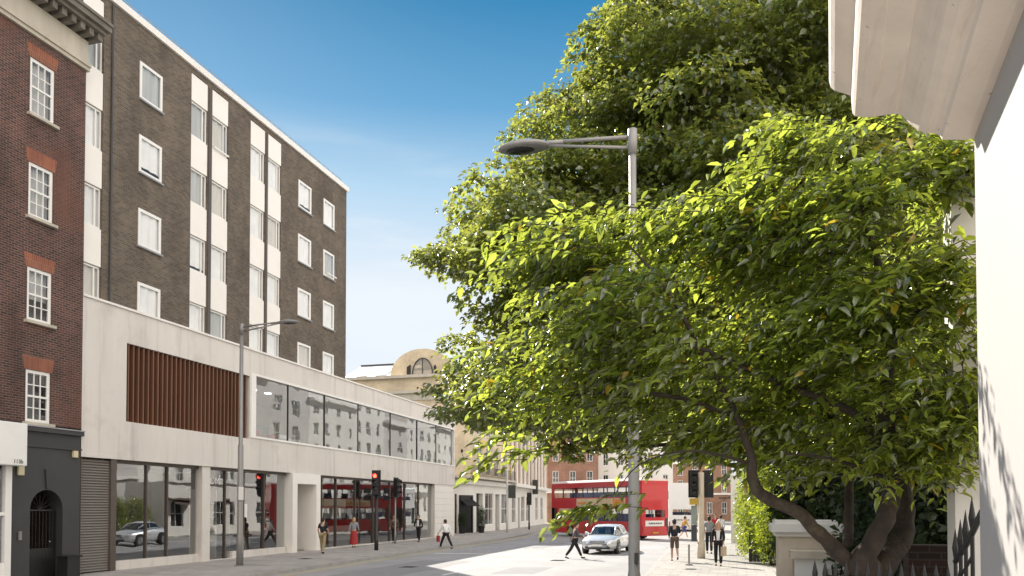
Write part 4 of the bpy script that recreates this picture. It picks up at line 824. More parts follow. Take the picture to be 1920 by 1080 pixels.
# ------------------------------------------------------------------ big tree in the front garden (trunk, limbs, layered crown)
BT = empty('broadleaf_tree', (2.6, 19.6, .12), 'huge dark green broadleaf tree filling the sky behind the street lamp', 'tree')
poly = [(1190, -170), (1150, 20), (1120, 55), (1100, 85), (1120, 110), (1090, 140), (1100, 165), (1040, 190), (975, 245), (1000, 290), (930, 320), (875, 345), (860, 372), (890, 400), (865, 425), (870, 455), (790, 478), (785, 490), (850, 505), (905, 545), (925, 570), (895, 610), (860, 640), (875, 670), (835, 735), (838, 790), (880, 815), (960, 850), (1060, 860), (1180, 880), (1300, 890), (1420, 850), (1500, 900), (1700, 900), (1800, 700), (1800, -170)]
rng = np.random.default_rng(21); ns = 590
q, dd = poly_sample(poly, ns, (780, -170, 1800, 900))
edge = np.array([(800, 487), (822, 492), (850, 484), (875, 478), (860, 510), (900, 500), (885, 400), (900, 365), (935, 335), (865, 655), (850, 735), (880, 700), (860, 780), (990, 262), (1020, 215), (1060, 190), (1108, 122), (1120, 80), (1150, 50), (910, 560), (925, 600), (880, 440)], float)
q = np.concatenate([q, edge]); dd = np.concatenate([dd, np.full(len(edge), 38.)]); dd[-22] = 18; dd[-21] = 24; ns = len(q)
thick = np.minimum(1, dd/230)**.55*4.2; zc = 19.0-(q[:, 0]-1300)/1500*1.5
zz = zc+rng.uniform(-1, .7, ns)*thick
SP = _C[None]+raysN(q)*zz[:, None]; ctr = np.array([2.0, 20.0, 7.0])
Cs, Ds, Ns = [], [], []
for s in range(ns):
    R0 = min(rng.uniform(.65, 1.35), .22+dd[s]/85); k = int(430*R0*R0+60); c = SP[s]; o = c-ctr; o[2] *= .5; o /= np.linalg.norm(o)+1e-6
    d = rnd(k); d /= np.linalg.norm(d, axis=1, keepdims=True); d[:, 2] = np.where(d[:, 2] < -.15, -d[:, 2]*.6, d[:, 2]); d /= np.linalg.norm(d, axis=1, keepdims=True)
    lump = 1+.22*np.sin(d[:, 0]*5+s)*np.sin(d[:, 1]*6+2*s)+.1*np.sin(d[:, 2]*9+s); rr = rng.uniform(.72, 1.06, k)*lump
    p = d*rr[:, None]*np.array([R0, R0, R0*.62])[None]+o[None]*0; p[:, 2] -= (p[:, 0]**2+p[:, 1]**2)*.18
    Cs.append(c+p); Ds.append(d*np.array([1, 1, .2])+rnd(k, .35)+np.array([0, 0, -.45])); Ns.append(d*.8+np.array([0, 0, .5])+rnd(k, .35))
Cs = np.concatenate(Cs); Ds = np.concatenate(Ds); Ns = np.concatenate(Ns); n = len(Cs)
V, T = small_leaf_arrays(Cs, Ds, Ns, rng.uniform(.09, .19, n), rng.uniform(.075, .14, n)); tri_mesh('crown', V, T, 'plane_leaf', BT)
m = MB(); tb = Vector((2.6, 19.6, 0)); m.tube([tb, tb+Vector((0, 0, .4)), tb+Vector((-.05, 0, 1.5)), tb+Vector((-.1, .05, 3.2)), tb+Vector((-.2, 0, 5.0)), tb+Vector((-.1, -.1, 8)), tb+Vector((.1, 0, 12.5))], [.55, .42, .36, .33, .28, .18, .05], 14)
for k in range(30):
    s = int(rng.integers(0, ns)); e = Vector(SP[s]); h = min(max(3.0, e.z-rng.uniform(1.5, 3.5)), 10.5); st = tb+Vector((-.12, 0, h)); mid = st.lerp(e, .5)+Vector((random.uniform(-.3, .3), random.uniform(-.3, .3), random.uniform(.2, .7)))
    m.tube([st, st.lerp(mid, .55)+Vector((0, 0, .15)), mid, mid.lerp(e, .5), e], [.12, .085, .06, .035, .012], 7, False)
m.build('trunk', 'bark_grey', BT, True)

# ------------------------------------------------------------------ cherry tree
b0 = D(1640, 1078, 7.6); CT = empty('cherry_tree', (b0.x, b0.y, .12), 'spreading cherry tree with gnarled forked trunk and bright yellow green leaves', 'tree')
m = MB()
def limb(pts, rs, n=12, jit=.02):
    P = [D(*p) for p in pts]; Q = []; Rr = []; rs = [v*.76 for v in rs]
    for i in range(len(P)-1):
        for k in range(4):
            t = k/4; a = P[max(i-1, 0)]; b = P[i]; c = P[i+1]; d = P[min(i+2, len(P)-1)]
            Q.append(.5*((2*b)+(c-a)*t+(2*a-5*b+4*c-d)*t*t+(3*b-a-3*c+d)*t**3)+Vector((random.gauss(0, jit*.3), random.gauss(0, jit*.3), 0))); Rr.append((rs[i]*(1-t)+rs[i+1]*t)*random.uniform(.93, 1.08))
    Q.append(P[-1]); Rr.append(rs[-1]); m.tube(Q, Rr, n)
limb([(1632, 1470, 7.6), (1636, 1180, 7.6), (1634, 1090, 7.6), (1612, 1050, 7.55)], [.26, .21, .20, .15])
limb([(1625, 1120, 7.6), (1655, 1060, 7.6), (1690, 1010, 7.7), (1697, 940, 7.8), (1690, 880, 7.9), (1720, 760, 7.9), (1760, 600, 7.7), (1780, 470, 7.5)], [.17, .15, .13, .105, .09, .07, .05, .02])
limb([(1600, 1075, 7.5), (1640, 1010, 7.4), (1664, 960, 7.4), (1672, 900, 7.4), (1668, 840, 7.4), (1660, 740, 7.3), (1672, 620, 7.1), (1640, 480, 6.9), (1600, 340, 6.8)], [.14, .125, .115, .105, .10, .075, .06, .04, .015])
limb([(1640, 1085, 7.6), (1585, 1045, 7.5), (1535, 1000, 7.45), (1495, 960, 7.4), (1440, 935, 7.4), (1412, 905, 7.4), (1408, 860, 7.4), (1380, 780, 7.5), (1330, 690, 7.6), (1260, 560, 7.7), (1180, 460, 7.8)], [.12, .10, .085, .08, .075, .07, .055, .045, .035, .025, .01])
limb([(1666, 850, 7.4), (1600, 775, 7.3), (1520, 740, 7.3), (1420, 700, 7.4), (1280, 640, 7.6), (1120, 590, 7.9), (980, 560, 8.1)], [.07, .05, .045, .038, .03, .02, .008], 9)
limb([(1590, 1020, 7.9), (1592, 950, 8.2), (1588, 880, 8.4), (1560, 780, 8.4), (1500, 640, 8.3), (1440, 480, 8.2)], [.07, .065, .06, .045, .03, .012], 9)
limb([(1662, 790, 7.35), (1740, 745, 7.1), (1815, 720, 6.8)], [.045, .03, .012], 8)
limb([(1408, 870, 7.4), (1300, 845, 7.3), (1200, 870, 7.2), (1150, 935, 7.1)], [.022, .014, .008, .004], 6)
limb([(1380, 780, 7.5), (1240, 740, 7.8), (1080, 740, 8.2), (950, 760, 8.5)], [.035, .028, .018, .006], 7)
limb([(1672, 900, 7.4), (1560, 860, 7.2), (1460, 850, 7.1)], [.03, .02, .008], 7)
m.build('trunk', 'bark', CT, True)
cpoly = [(935, 600), (930, 545), (925, 505), (975, 490), (955, 425), (1010, 415), (1060, 425), (1080, 400), (1180, 390), (1250, 410), (1290, 405), (1305, 372), (1400, 395), (1420, 350), (1395, 320), (1450, 290), (1455, 222), (1500, 240), (1540, 265), (1590, 255), (1640, 222), (1700, 245), (1760, 280), (1800, 300), (1850, 310), (1850, 850), (1810, 850), (1770, 900), (1730, 915), (1690, 880), (1650, 900), (1590, 870), (1540, 900), (1470, 890), (1440, 850), (1400, 840), (1300, 830), (1230, 845), (1160, 805), (1080, 785), (1010, 775), (950, 825), (935, 800), (1000, 770), (930, 740), (930, 690), (975, 650)]
rng = np.random.default_rng(5); nt_ = 6200
q, dd = poly_sample(cpoly, nt_, (895, 215, 1850, 900))
zc = 7.9-(np.clip(q[:, 0], 1500, 1850)-1500)/350*1.3+np.clip(1250-q[:, 0], 0, 400)/400*.9; th_ = np.minimum(1, dd/170)**.5*1.35
low = np.clip((q[:, 1]-560)/160, 0, 1)*np.clip((q[:, 0]-950)/250, 0, 1); z_ = zc+rng.uniform(-1, 1, nt_)*th_*(.8+.25*low)+rng.uniform(0, .7, nt_)*th_*low
q = q+rng.normal(size=q.shape)*np.array([14, 17])
_P = _C[None]+raysN(q)*z_[:, None]                       # clumps and gaps: keep twigs where a lumpy field is high
fld = np.sin(_P[:, 0]*3.1+1.3*np.sin(_P[:, 2]*2.3+_P[:, 1]))+np.sin(_P[:, 2]*5.2+1.1*np.sin(_P[:, 0]*2.1)+.8*_P[:, 1])+.8*np.sin(_P[:, 1]*3.3+_P[:, 0]*1.7)
kp = rng.random(nt_) < np.maximum(1/(1+np.exp(-(fld-.25)*4.5)), .30*(q[:, 1] > 620)); q = q[kp]; z_ = z_[kp]; dd = dd[kp]
shoots = [(1310, 372, -1), (1345, 385, -1), (1450, 228, -1), (1470, 250, -1), (1080, 408, -1), (1130, 396, -1), (960, 425, -1), (990, 432, -1), (1190, 392, -1), (1420, 330, -1), (1500, 232, -1), (1560, 250, 1), (1640, 222, 1), (1665, 235, -1), (1740, 262, 1), (1790, 330, 1), (1010, 560, -1), (925, 510, -1), (930, 640, -1), (1380, 300, -1), (1250, 400, -1), (1040, 470, -1), (930, 830, -1), (1000, 850, -1)]
extra = np.array([(x+rng.normal()*9, y+rng.normal()*7) for x, y, _ in shoots for _ in range(2)]+[(1075+rng.normal()*22, 962+rng.normal()*5) for _ in range(6)]+[(1145+rng.normal()*14, 945+rng.normal()*7) for _ in range(4)]+[(945+rng.normal()*15, 850+rng.normal()*10) for _ in range(5)])
q = np.concatenate([q, extra]); z_ = np.concatenate([z_, np.full(len(extra), 7.1)]); nt2 = len(q)
TP = _C[None]+raysN(q)*z_[:, None]; ctr = np.array([b0.x, b0.y, 3.6])
C_, D_, N_, L_ = [], [], [], []; tw = MB()
for s in range(nt2):
    c = TP[s]; o = c-ctr; o[2] = 0; o /= np.linalg.norm(o)+1e-6; o = o*.9+np.array([-.5, .15, 0])+rnd(1, .40)[0]*np.array([1, 1, .25]); o /= np.linalg.norm(o); ln = rng.uniform(.35, .8)*(1.35 if rng.random() < .12 else 1); k = int(rng.integers(9, 15))
    t = np.linspace(.08, 1, k)[:, None]; rise = rng.uniform(.15, .75); pos = c+o[None]*(t-.5)*ln+np.array([0, 0, 1.])*(rise*t-(rise+.25)*t*t)*ln
    side = np.cross(o, [0, 0, 1.]); side /= np.linalg.norm(side); sg = np.where(np.arange(k) % 2, 1, -1)[:, None]
    C_.append(pos); D_.append(o*.62+side*sg*.72+np.array([0, 0, -.30])+rnd(k, .30)); N_.append(np.array([0, 0, 1.])+side*sg*.35+rnd(k, .34)); L_.append(rng.uniform(.065, .16, k)*(1 if rng.random() > .15 else .8))
    if s % 2 == 0: tw.tube([pos[0], pos[k//2], pos[-1]], [.005, .004, .002], 4, False)
C_ = np.concatenate(C_); D_ = np.concatenate(D_); N_ = np.concatenate(N_); L_ = np.concatenate(L_); n = len(C_)
V, T = leaf_arrays(C_, D_, N_, L_, L_*rng.uniform(.34, .46, n), rng.uniform(.05, .4, n)); tri_mesh('crown', V, T, 'cherry_leaf', CT)
tw.build('twigs', 'bark', CT)

# ------------------------------------------------------------------ hedge and shrubs
def shrub(name, label, cat, x0, x1, y0, y1, z0, z1, n, mtl, L=.09, W=.055, lumps=40):
    t = empty(name, ((x0+x1)/2, (y0+y1)/2, .12), label, cat)
    cs = [Vector((random.uniform(x0, x1), random.uniform(y0, y1), random.uniform(z0, z1))) for _ in range(lumps)]
    o = worldpos(t); leafcloud('foliage', [c-o for c in cs], .5, n, L, W, mtl, t)
    m = MB()
    for c in cs[::3]: m.tube([((x0+x1)/2*.6+c.x*.4, (y0+y1)/2*.6+c.y*.4, .1), (c.x, c.y, c.z*.6), c], [.03, .02, .006], 5, False)
    m.build('stems', 'bark', t); return t
shrub('hedge', 'tall bright yellow green hedge lit by the sun beside the right pavement', 'hedge', .35, 1.6, 34, 41, .6, 4.2, 16000, 'hedge_leaf', .12, .08, 90)
shrub('hedge', 'lower darker green hedge between the bright hedge and the low white shop', 'hedge', .3, 1.8, 42, 51, .5, 2.8, 14000, 'plane_leaf', .13, .09, 80)
shrub('climbing_shrub', 'bright green shrub spilling over the timber gate beside the hedge', 'shrub', .9, 1.9, 31.5, 33.6, .7, 2.4, 4000, 'hedge_leaf', .12, .08, 24)
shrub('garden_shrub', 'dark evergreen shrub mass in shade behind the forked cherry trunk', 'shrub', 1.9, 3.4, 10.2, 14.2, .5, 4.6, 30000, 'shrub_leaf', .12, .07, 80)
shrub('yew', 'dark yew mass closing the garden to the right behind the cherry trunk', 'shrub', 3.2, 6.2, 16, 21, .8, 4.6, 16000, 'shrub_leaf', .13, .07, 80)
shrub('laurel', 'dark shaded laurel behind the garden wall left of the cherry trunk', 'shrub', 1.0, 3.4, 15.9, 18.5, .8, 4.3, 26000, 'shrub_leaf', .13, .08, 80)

# ------------------------------------------------------------------ silver saloon car
def car(loc, rz, paint, label):
    t = empty('saloon_car', loc, label, 'car', None, rz)
    # stations along the length (front at +y): y, half width, sill z, belt z, top z of bonnet/boot
    st = [(-2.32, .60, .42, .62, .70), (-2.25, .78, .30, .70, .88), (-1.9, .86, .24, .82, 1.00), (-1.3, .90, .20, .86, 1.02), (-.6, .91, .18, .88, 1.0), (.2, .91, .18, .87, .98), (.9, .91, .19, .84, .97), (1.4, .90, .20, .80, .93), (1.85, .87, .22, .74, .86), (2.15, .80, .24, .66, .76), (2.30, .66, .30, .58, .66), (2.36, .52, .36, .52, .56)]
    V = []; Fc = []; K = 15
    for y, w_, zs, zb, zt in st:
        prof = [(-w_*.80, zs), (-w_*.97, zs+.08), (-w_, (zs+zb)/2), (-w_*.985, zb-.04), (-w_*.93, zb+.02), (-w_*.80, zt-.03), (-w_*.45, zt), (0, zt+.012)]
        prof += [(-x, z) for x, z in prof[-2::-1]]
        V += [(x, y, z) for x, z in prof]
    for i in range(len(st)-1):
        for k in range(K-1): Fc.append((i*K+k, i*K+k+1, (i+1)*K+k+1, (i+1)*K+k))
        Fc.append((i*K+K-1, i*K, (i+1)*K, (i+1)*K+K-1))
    Fc += [tuple(range(K)), tuple((len(st)-1)*K+k for k in range(K-1, -1, -1))]
    m = MB(); m.pts(V, Fc); body = m.build('body', paint, t, True, True)
    # cabin
    gs_ = [(-1.75, .66, 1.00, .60, 1.02), (-1.15, .80, 1.0, .56, 1.36), (-.45, .83, .99, .56, 1.45), (.25, .83, .98, .56, 1.43), (.62, .80, .97, .54, 1.34), (1.28, .70, .94, .62, .97)]
    V = []; Fc = []
    for y, wb, zb, wt, zt in gs_: V += [(-wb, y, zb-.02), (-wt-.05, y, zt-.05), (-wt+.05, y, zt), (0, y, zt+.02), (wt-.05, y, zt), (wt+.05, y, zt-.05), (wb, y, zb-.02)]
    for i in range(5):
        for k in range(6): Fc.append((i*7+k, i*7+k+1, (i+1)*7+k+1, (i+1)*7+k))
    m = MB(); m.pts(V, [f for f in Fc if (f[0] % 7) in (1, 2, 3, 4) and 1 <= f[0]//7 <= 3]); m.build('roof', paint, t, True, True)
    m = MB(); m.pts(V, [f for f in Fc if f[0]//7 == 4 and (f[0] % 7) in (1, 2, 3, 4)]); m.build('windscreen', 'car_glass', t, True, True)
    m = MB(); m.pts(V, [f for f in Fc if f[0]//7 == 0 and (f[0] % 7) in (1, 2, 3, 4)]); m.build('rear_window', 'car_glass', t, True, True)
    for k in (0, 5): m = MB(); m.pts(V, [f for f in Fc if f[0] % 7 == k]); m.build('side_window', 'car_glass', t, False, True)
    m = MB()
    for s in (-1, 1):
        m.tube([(s*.62, 1.27, .96), (s*.56, .62, 1.32), (s*.58, -.4, 1.43), (s*.58, -1.15, 1.34), (s*.64, -1.75, 1.0)], .028, 6); m.tube([(s*.83, -.35, .98), (s*.6, -.38, 1.40)], .03, 6); m.tube([(s*.70, 1.27, .95), (s*.84, .4, .98), (s*.83, -1.0, 1.0), (s*.68, -1.74, 1.0)], .018, 6)
    m.build('pillar', paint, t, True, True)
    m = MB(); m.box(-.7, .7, -1.3, .8, .5, .95); m.box(-.5, -.15, -.2, 0, .9, 1.25); m.box(.15, .5, -.2, 0, .9, 1.25); m.build('interior', 'void', t, local=True)
    for x in (-.80, .80):
        for y in (-1.38, 1.42):
            s = 1 if x > 0 else -1; a = MB(); a.tube([(x-.02*s, y, .34), (x+.112*s, y, .34)], .39, 22); a.build('wheel_arch', 'lens_dark', t, False, True)
            w_ = MB(); w_.tube([(x-.1*s, y, .32), (x+.10*s, y, .32), (x+.125*s, y, .32)], [.32, .32, .29], 24); wh = w_.build('wheel', 'tyre', t, True, True)
            r = MB(); r.tube([(x+.10*s, y, .32), (x+.130*s, y, .32)], .06, 12)
            for k in range(8): a2 = 2*math.pi*k/8; r.tube([(x+.13*s, y, .32), (x+.128*s, y+.2*math.cos(a2), .32+.2*math.sin(a2))], .022, 5)
            r.tube([(x+.10*s, y, .32), (x+.129*s, y, .32)], .225, 20); r.build('rim', 'rim', wh, False, True)
    for s in (-1, 1):
        m = MB(); m.ell((s*.62, 2.13, .64), (.20, .10, .085), 12, 8); m.build('headlight', 'white_gloss', t, True, True)
        m = MB(); m.ell((s*.95, .62, 1.0), (.12, .07, .075), 10, 8); m.tube([(s*.8, .6, .96), (s*.92, .62, .98)], .03, 6); m.build('mirror', paint, t, True, True)
        m = MB(); m.ell((s*.62, -2.22, .74), (.16, .06, .08), 10, 8); m.build('tail_light', 'lamp_red', t, True, True)
    m = MB(); ring(m, lambda u, n, z: (u, 2.30+n, z), -.40, .40, .50, .68, .025, -.02, .05)
    for k in range(4): m.box(-.38, .38, 2.30, 2.34, .535+k*.035, .543+k*.035)
    gl = m.build('grille', 'rim', t, local=True); m = MB(); m.box(-.38, .38, 2.26, 2.325, .52, .66); m.build('grille_recess', 'lens_dark', gl, local=True)
    m = MB(); m.box(-.62, .62, 2.20, 2.345, .27, .38); m.build('air_intake', 'lens_dark', t, local=True)
    m = MB(); m.box(-.26, .26, 2.34, 2.375, .40, .50); m.build('number_plate', 'white_gloss', t, local=True)
    return t
cf = G(1122, 1040); car((cf.x+.1, cf.y+2.35, 0.004), math.pi-R_(4), 'silver', 'silver saloon car driving towards the camera in the sunlit road')

# ------------------------------------------------------------------ double-decker buses
def bus(loc, rz, c1, c2, label, ad='ad_cream', L=11.0, W=2.55, H=4.45, rear=True):
    t = empty('double_decker_bus', loc, label, 'bus', None, rz)     # local: x = 0..L length (rear at 0), y = 0..-W, left side at y=0
    def pf(y): return [(0.08, .32), (L-.05, .32), (L, .9), (L-.05, 2.4), (L-.28, H-.15), (L-.6, H), (.35, H), (.1, H-.2), (0, 2.4), (0, .6)]
    sills = [(.5, L-.35, 3.10, 3.86), (1.5, L-2.6, 1.32, 2.20)]
    A = lambda u, n, z: (u, n, z)
    m = MB(); wall(m, A, .0, L, .32, H-.18, [(.45, L-.3, 3.10, 3.88), (1.3, L-.9, 1.30, 2.25)], .08)
    B2 = lambda u, n, z: (u, -W-n, z); wall(m, B2, .0, L, .32, H-.18, [(.45, L-.3, 3.10, 3.88), (1.3, L-.9, 1.30, 2.25)], .08)
    R2 = lambda u, n, z: (-n, u, z); wall(m, R2, -W, 0, .32, H-.18, [(-W+.35, -.35, 1.62, 2.15)], .08)
    F2 = lambda u, n, z: (L+n, u, z); wall(m, F2, -W, 0, .32, H-.18, [(-W+.15, -.15, 1.2, 2.3), (-W+.15, -.15, 3.1, 3.85)], .08)
    m.box(.05, L-.05, -W+.05, -.05, .28, .34); m.box(.05, L-.05, -W+.05, -.05, 2.40, 2.5); body = m.build('body', c1, t, local=True)
    m = MB(); m.pts([(x, y, z) for x in (0, L) for y, z in ((0, H-.18), (-.06, H-.07), (-.25, H), (-W+.25, H), (-W+.06, H-.07), (-W, H-.18))], [(0, 6, 7, 1), (1, 7, 8, 2), (2, 8, 9, 3), (3, 9, 10, 4), (4, 10, 11, 5), (0, 1, 2, 3, 4, 5), (11, 10, 9, 8, 7, 6)]); m.build('roof', c2, t, local=True)
    for (u0, u1, z0, z1) in ((.45, L-.3, 3.10, 3.88), (1.3, L-.9, 1.30, 2.25)):
        for S_ in (A, B2):
            nn = 8 if z0 > 3 else 6
            for k in range(nn):
                a = u0+(u1-u0)*k/nn; b = u0+(u1-u0)*(k+1)/nn; g = MB(); g.quad(S_(a+.05, -.03, z0), S_(b-.05, -.03, z0), S_(b-.05, -.03, z1), S_(a+.05, -.03, z1)); w_ = g.build('window', 'win_glass', t, local=True)
                g = MB(); g.fbox(S_, a-.05, a+.05, -.05, -.012, z0, z1); g.build('window_pillar', 'lens_dark', w_, local=True)
    for z0, z1 in ((1.2, 2.3), (3.1, 3.85)): g = MB(); g.quad(F2(-W+.15, -.03, z0), F2(-.15, -.03, z0), F2(-.15, -.03, z1), F2(-W+.15, -.03, z1)); g.build('windscreen', 'win_glass', t, local=True)
    g = MB(); g.quad(R2(-W+.35, -.03, 1.62), R2(-.35, -.03, 1.62), R2(-.35, -.03, 2.15), R2(-W+.35, -.03, 2.15)); g.build('rear_window', 'win_glass', t, local=True)
    m = MB()
    for k in range(9):
        for z in (.9, 2.55): m.box(1.2+k*.95, 1.3+k*.95, -W+.3, -.3, z, z+.95)
    m.build('seats', 'blue_cloth', t, local=True)
    g = MB(); g.box(1.8, 7.6, .004, .03, 2.46, 3.02); ap = g.build('side_advert', ad, t, local=True)
    g = MB(); g.box(1.9, 3.2, .03, .036, 2.52, 2.95); g.box(5.8, 7.4, .03, .036, 2.56, 2.75); g.build('advert_blocks', 'ad_orange', ap, local=True)
    if rear:
        g = MB(); g.box(-.03, -.004, -W+.45, -.3, .98, 1.38); ra = g.build('rear_advert', 'white_gloss', t, local=True)
        g = MB()
        for k in range(11): yy = -.62-.115*k; g.box(-.036, -.03, yy-.08, yy, 1.12, 1.12+[.12, .09, .14, .1, .13, .08, .12, .1, .13, .09, .11][k])
        g.build('advert_print', 'dark_metal', ra, local=True)
        g = MB(); g.box(-.03, -.004, -W+.1, -W+.28, .95, 1.55); g.build('vent', 'lens_dark', t, local=True)
        for yy in (-.12, -W+.02): g = MB(); g.box(-.04, -.004, yy, yy+.1, .6, 1.0); g.build('tail_light', 'lamp_red', t, local=True)
        g = MB(); g.box(-.05, -.004, -W/2-.26, -W/2+.26, .45, .56); g.build('number_plate', 'yellow_cloth', t, local=True)
    for x in (2.6, L-2.6):
        for y in (-.02, -W+.02):
            s = 1 if y > -1 else -1; w_ = MB(); w_.tube([(x, y-.25*s, .48), (x, y+.03*s, .48)], .48, 22); wh = w_.build('wheel', 'tyre', t, False, True)
            r = MB(); r.tube([(x, y+.03*s, .48), (x, y+.045*s, .48)], .27, 16); r.build('rim', 'rim', wh, False, True)
    g = MB(); g.box(L-.7, L-.05, .004, .03, .5, 2.3); g.build('door', 'car_glass', t, local=True)
    return t
r0 = D(1204, 1005, 57.0); hd = math.atan2(.661, -.751)
bus((r0.x, r0.y, .004), hd, 'bus_red', 'bus_roof', 'red double-decker bus turning left beyond the silver car')
r1 = D(1254, 1000, 74.0); bus((r1.x, r1.y, .004), R_(96), 'white_gloss', 'white_gloss', 'distant white double-decker with a yellow band behind the red bus', 'yellow_cloth', 9.5, 2.4, 4.6, True)

# ------------------------------------------------------------------ people
def skin(name, J, E, mtl, parent, sub=1, root=0):
    me = bpy.data.meshes.new(name); me.from_pydata([j[0] for j in J], E, []); o = bpy.data.objects.new(name, me); col.objects.link(o)
    sk = o.modifiers.new('s', 'SKIN'); sk.use_smooth_shade = True
    for i, v in enumerate(me.skin_vertices[0].data): r = J[i][1]; v.radius = r if hasattr(r, '__len__') else (r, r); v.use_root = (i == root)
    s = o.modifiers.new('u', 'SUBSURF'); s.levels = sub; s.render_levels = sub
    bpy.context.view_layer.update(); m2 = bpy.data.meshes.new_from_object(o.evaluated_get(bpy.context.evaluated_depsgraph_get())); bpy.data.objects.remove(o)
    m2.name = name; m2.materials.clear(); m2.materials.append(MT[mtl]); o = bpy.data.objects.new(name, m2); col.objects.link(o); o.parent = parent; return o
def person(loc, face, label, top='navy', legs='khaki', hair='hair_dark', legL=(18, 0), legR=(-18, 14), armL=(-20, 15), armR=(20, 15), lean=3, sleeves=True, shorts=False, skirt=None, jacket=None, h=1.74, shoes='black_cloth', longhair=False, bag=None, group=None, armup=None):
    k = h/1.74; t = empty('person', loc, label, 'person', group, face)
    S = math.sin; Cc = math.cos; ln = R_(lean)
    def leg(a, b, s):
        a, b = R_(a), R_(b); hp = Vector((.09*s, 0, .92)); kn = hp+Vector((.01*s, S(a)*.44, -Cc(a)*.44)); an = kn+Vector((0, S(a-b)*.42, -Cc(a-b)*.42)); return hp, kn, an, a-b
    Lg = leg(*legL, -1); Rg = leg(*legR, 1); mz = min(Lg[2].z, Rg[2].z)-.075; dz = Vector((0, 0, -mz))
    def up(x, y, z): return Vector((x, y+S(ln)*(z-.95), .95+(z-.95)*Cc(ln)))
    hipc = Vector((0, 0, .96)); waist = up(0, 0, 1.10); chest = up(0, .01, 1.30); neck = up(0, 0, 1.47); hd0 = up(0, .02, 1.555); hd1 = up(0, .03, 1.65); hd2 = up(0, .02, 1.71)
    def arm(a, b, s):
        a, b = R_(a), R_(b); sh = up(.175*s, 0, 1.41); el = sh+Vector((.05*s, S(a)*.28, -Cc(a)*.28)); wr = el+Vector((-.01*s, S(a+b)*.25, -Cc(a+b)*.25)); hn = wr+Vector((0, S(a+b)*.08, -Cc(a+b)*.08)); return sh, el, wr, hn, a+b
    La = arm(*armL, -1); Ra = arm(*armR, 1)
    def f(v): return tuple((v+dz)*k)
    J = [(f(hipc), (.135*k, .10*k)), (f(waist), (.125*k, .09*k)), (f(chest), (.15*k, .10*k)), (f(neck), (.052*k, .055*k)), (f(hd0), (.066*k, .085*k)), (f(hd1), (.076*k, .095*k)), (f(hd2), (.045*k, .06*k))]
    E = [(0, 1), (1, 2), (2, 3), (3, 4), (4, 5), (5, 6)]
    nose = up(0, .125, 1.60); J.append((f(nose), .012*k)); E.append((4, 7))
    for A in (La, Ra):
        i = len(J); J += [(f(A[0]), .052*k), (f(A[1]), .040*k), (f(A[2]), .026*k)]; E += [(2, i), (i, i+1), (i+1, i+2)]
    for A in (Lg, Rg):
        i = len(J); J += [(f(A[0]), .085*k), (f(A[1]), .058*k), (f(A[2]), .038*k)]; E += [(0, i), (i, i+1), (i+1, i+2)]
    skin('body', J, E, 'skin', t)
    for A, s in ((La, -1), (Ra, 1)):          # hands: palm, four fingers, thumb
        wr, hn, an = A[2], A[3], A[4]; d = (hn-wr).normalized(); fw = Vector((0, Cc(an), S(an))); Jh = [(f(wr), .024*k), (f(hn), (.034*k, .018*k))]; Eh = [(0, 1)]
        for q_, (o_, l_) in enumerate(((.028, .07), (.010, .08), (-.009, .075), (-.026, .058))):
            b_ = hn+fw*o_+d*.02; m_ = b_+d*l_*.6+Vector((-.006*s, 0, 0)); e_ = m_+d*l_*.35+Vector((-.018*s, 0, 0)); i = len(Jh); Jh += [(f(b_), .0095*k), (f(m_), .0088*k), (f(e_), .0075*k)]; Eh += [(1, i), (i, i+1), (i+1, i+2)]
        b_ = wr+(hn-wr)*.5+fw*.03; i = len(Jh); Jh += [(f(b_), .011*k), (f(b_+fw*.025+d*.035), .009*k)]; Eh += [(0, i), (i, i+1)]
        skin('hand', Jh, Eh, 'skin', t, 1)
    # clothes
    Jt = [(f(Vector((0, 0, .93))), (.150*k, .115*k)), (f(waist), (.142*k, .108*k)), (f(chest), (.168*k, .118*k)), (f(up(0, 0, 1.475)), (.088*k, .078*k))]; Et = [(0, 1), (1, 2), (2, 3)]
    for A in (La, Ra):
        i = len(Jt); Jt.append((f(A[0]), .068*k)); Et.append((2, i)); e = A[0].lerp(A[1], .75) if not sleeves else A[1]; Jt.append((f(e), .058*k)); Et.append((i, i+1))
        if sleeves: Jt.append((f(A[1].lerp(A[2], .92)), .042*k)); Et.append((i+1, i+2))
    skin('jacket' if jacket else 'shirt', Jt, Et, jacket or top, t)
    if jacket:
        m = MB(); c = f(up(0, .125, 1.2)); m.prism([(-.055*k, c[2]-.2*k), (.055*k, c[2]-.2*k), (.075*k, c[2]+.18*k), (-.075*k, c[2]+.18*k)], c[1]-.05, c[1]+.012, 'y'); m.build('blouse', top, t, local=True, bevel=.02)
    if skirt:
        m = MB(); n_ = 18; rings = [(.96, .15), (.75, .20), (.45, .225), (.18, .255)]; P = []
        for z, r in rings: P += [tuple((Vector((r*Cc(2*math.pi*j/n_)*(1+.05*S(5*j)), r*.8*S(2*math.pi*j/n_), z))+dz)*k) for j in range(n_)]
        m.pts(P, [(a*n_+j, a*n_+(j+1) % n_, (a+1)*n_+(j+1) % n_, (a+1)*n_+j) for a in range(3) for j in range(n_)]); m.build('skirt', skirt, t, True, True)
    else:
        Jt = [(f(Vector((0, 0, .97))), (.148*k, .112*k))]; Et = []
        for A in (Lg, Rg):
            i = len(Jt); Jt += [(f(A[0]), .104*k), (f(A[1]), .080*k)]; Et += [(0, i), (i, i+1)]
            if not shorts: Jt.append((f(A[1].lerp(A[2], .96)), .062*k)); Et.append((i+1, i+2))
        skin('shorts' if shorts else 'trousers', Jt, Et, legs, t)
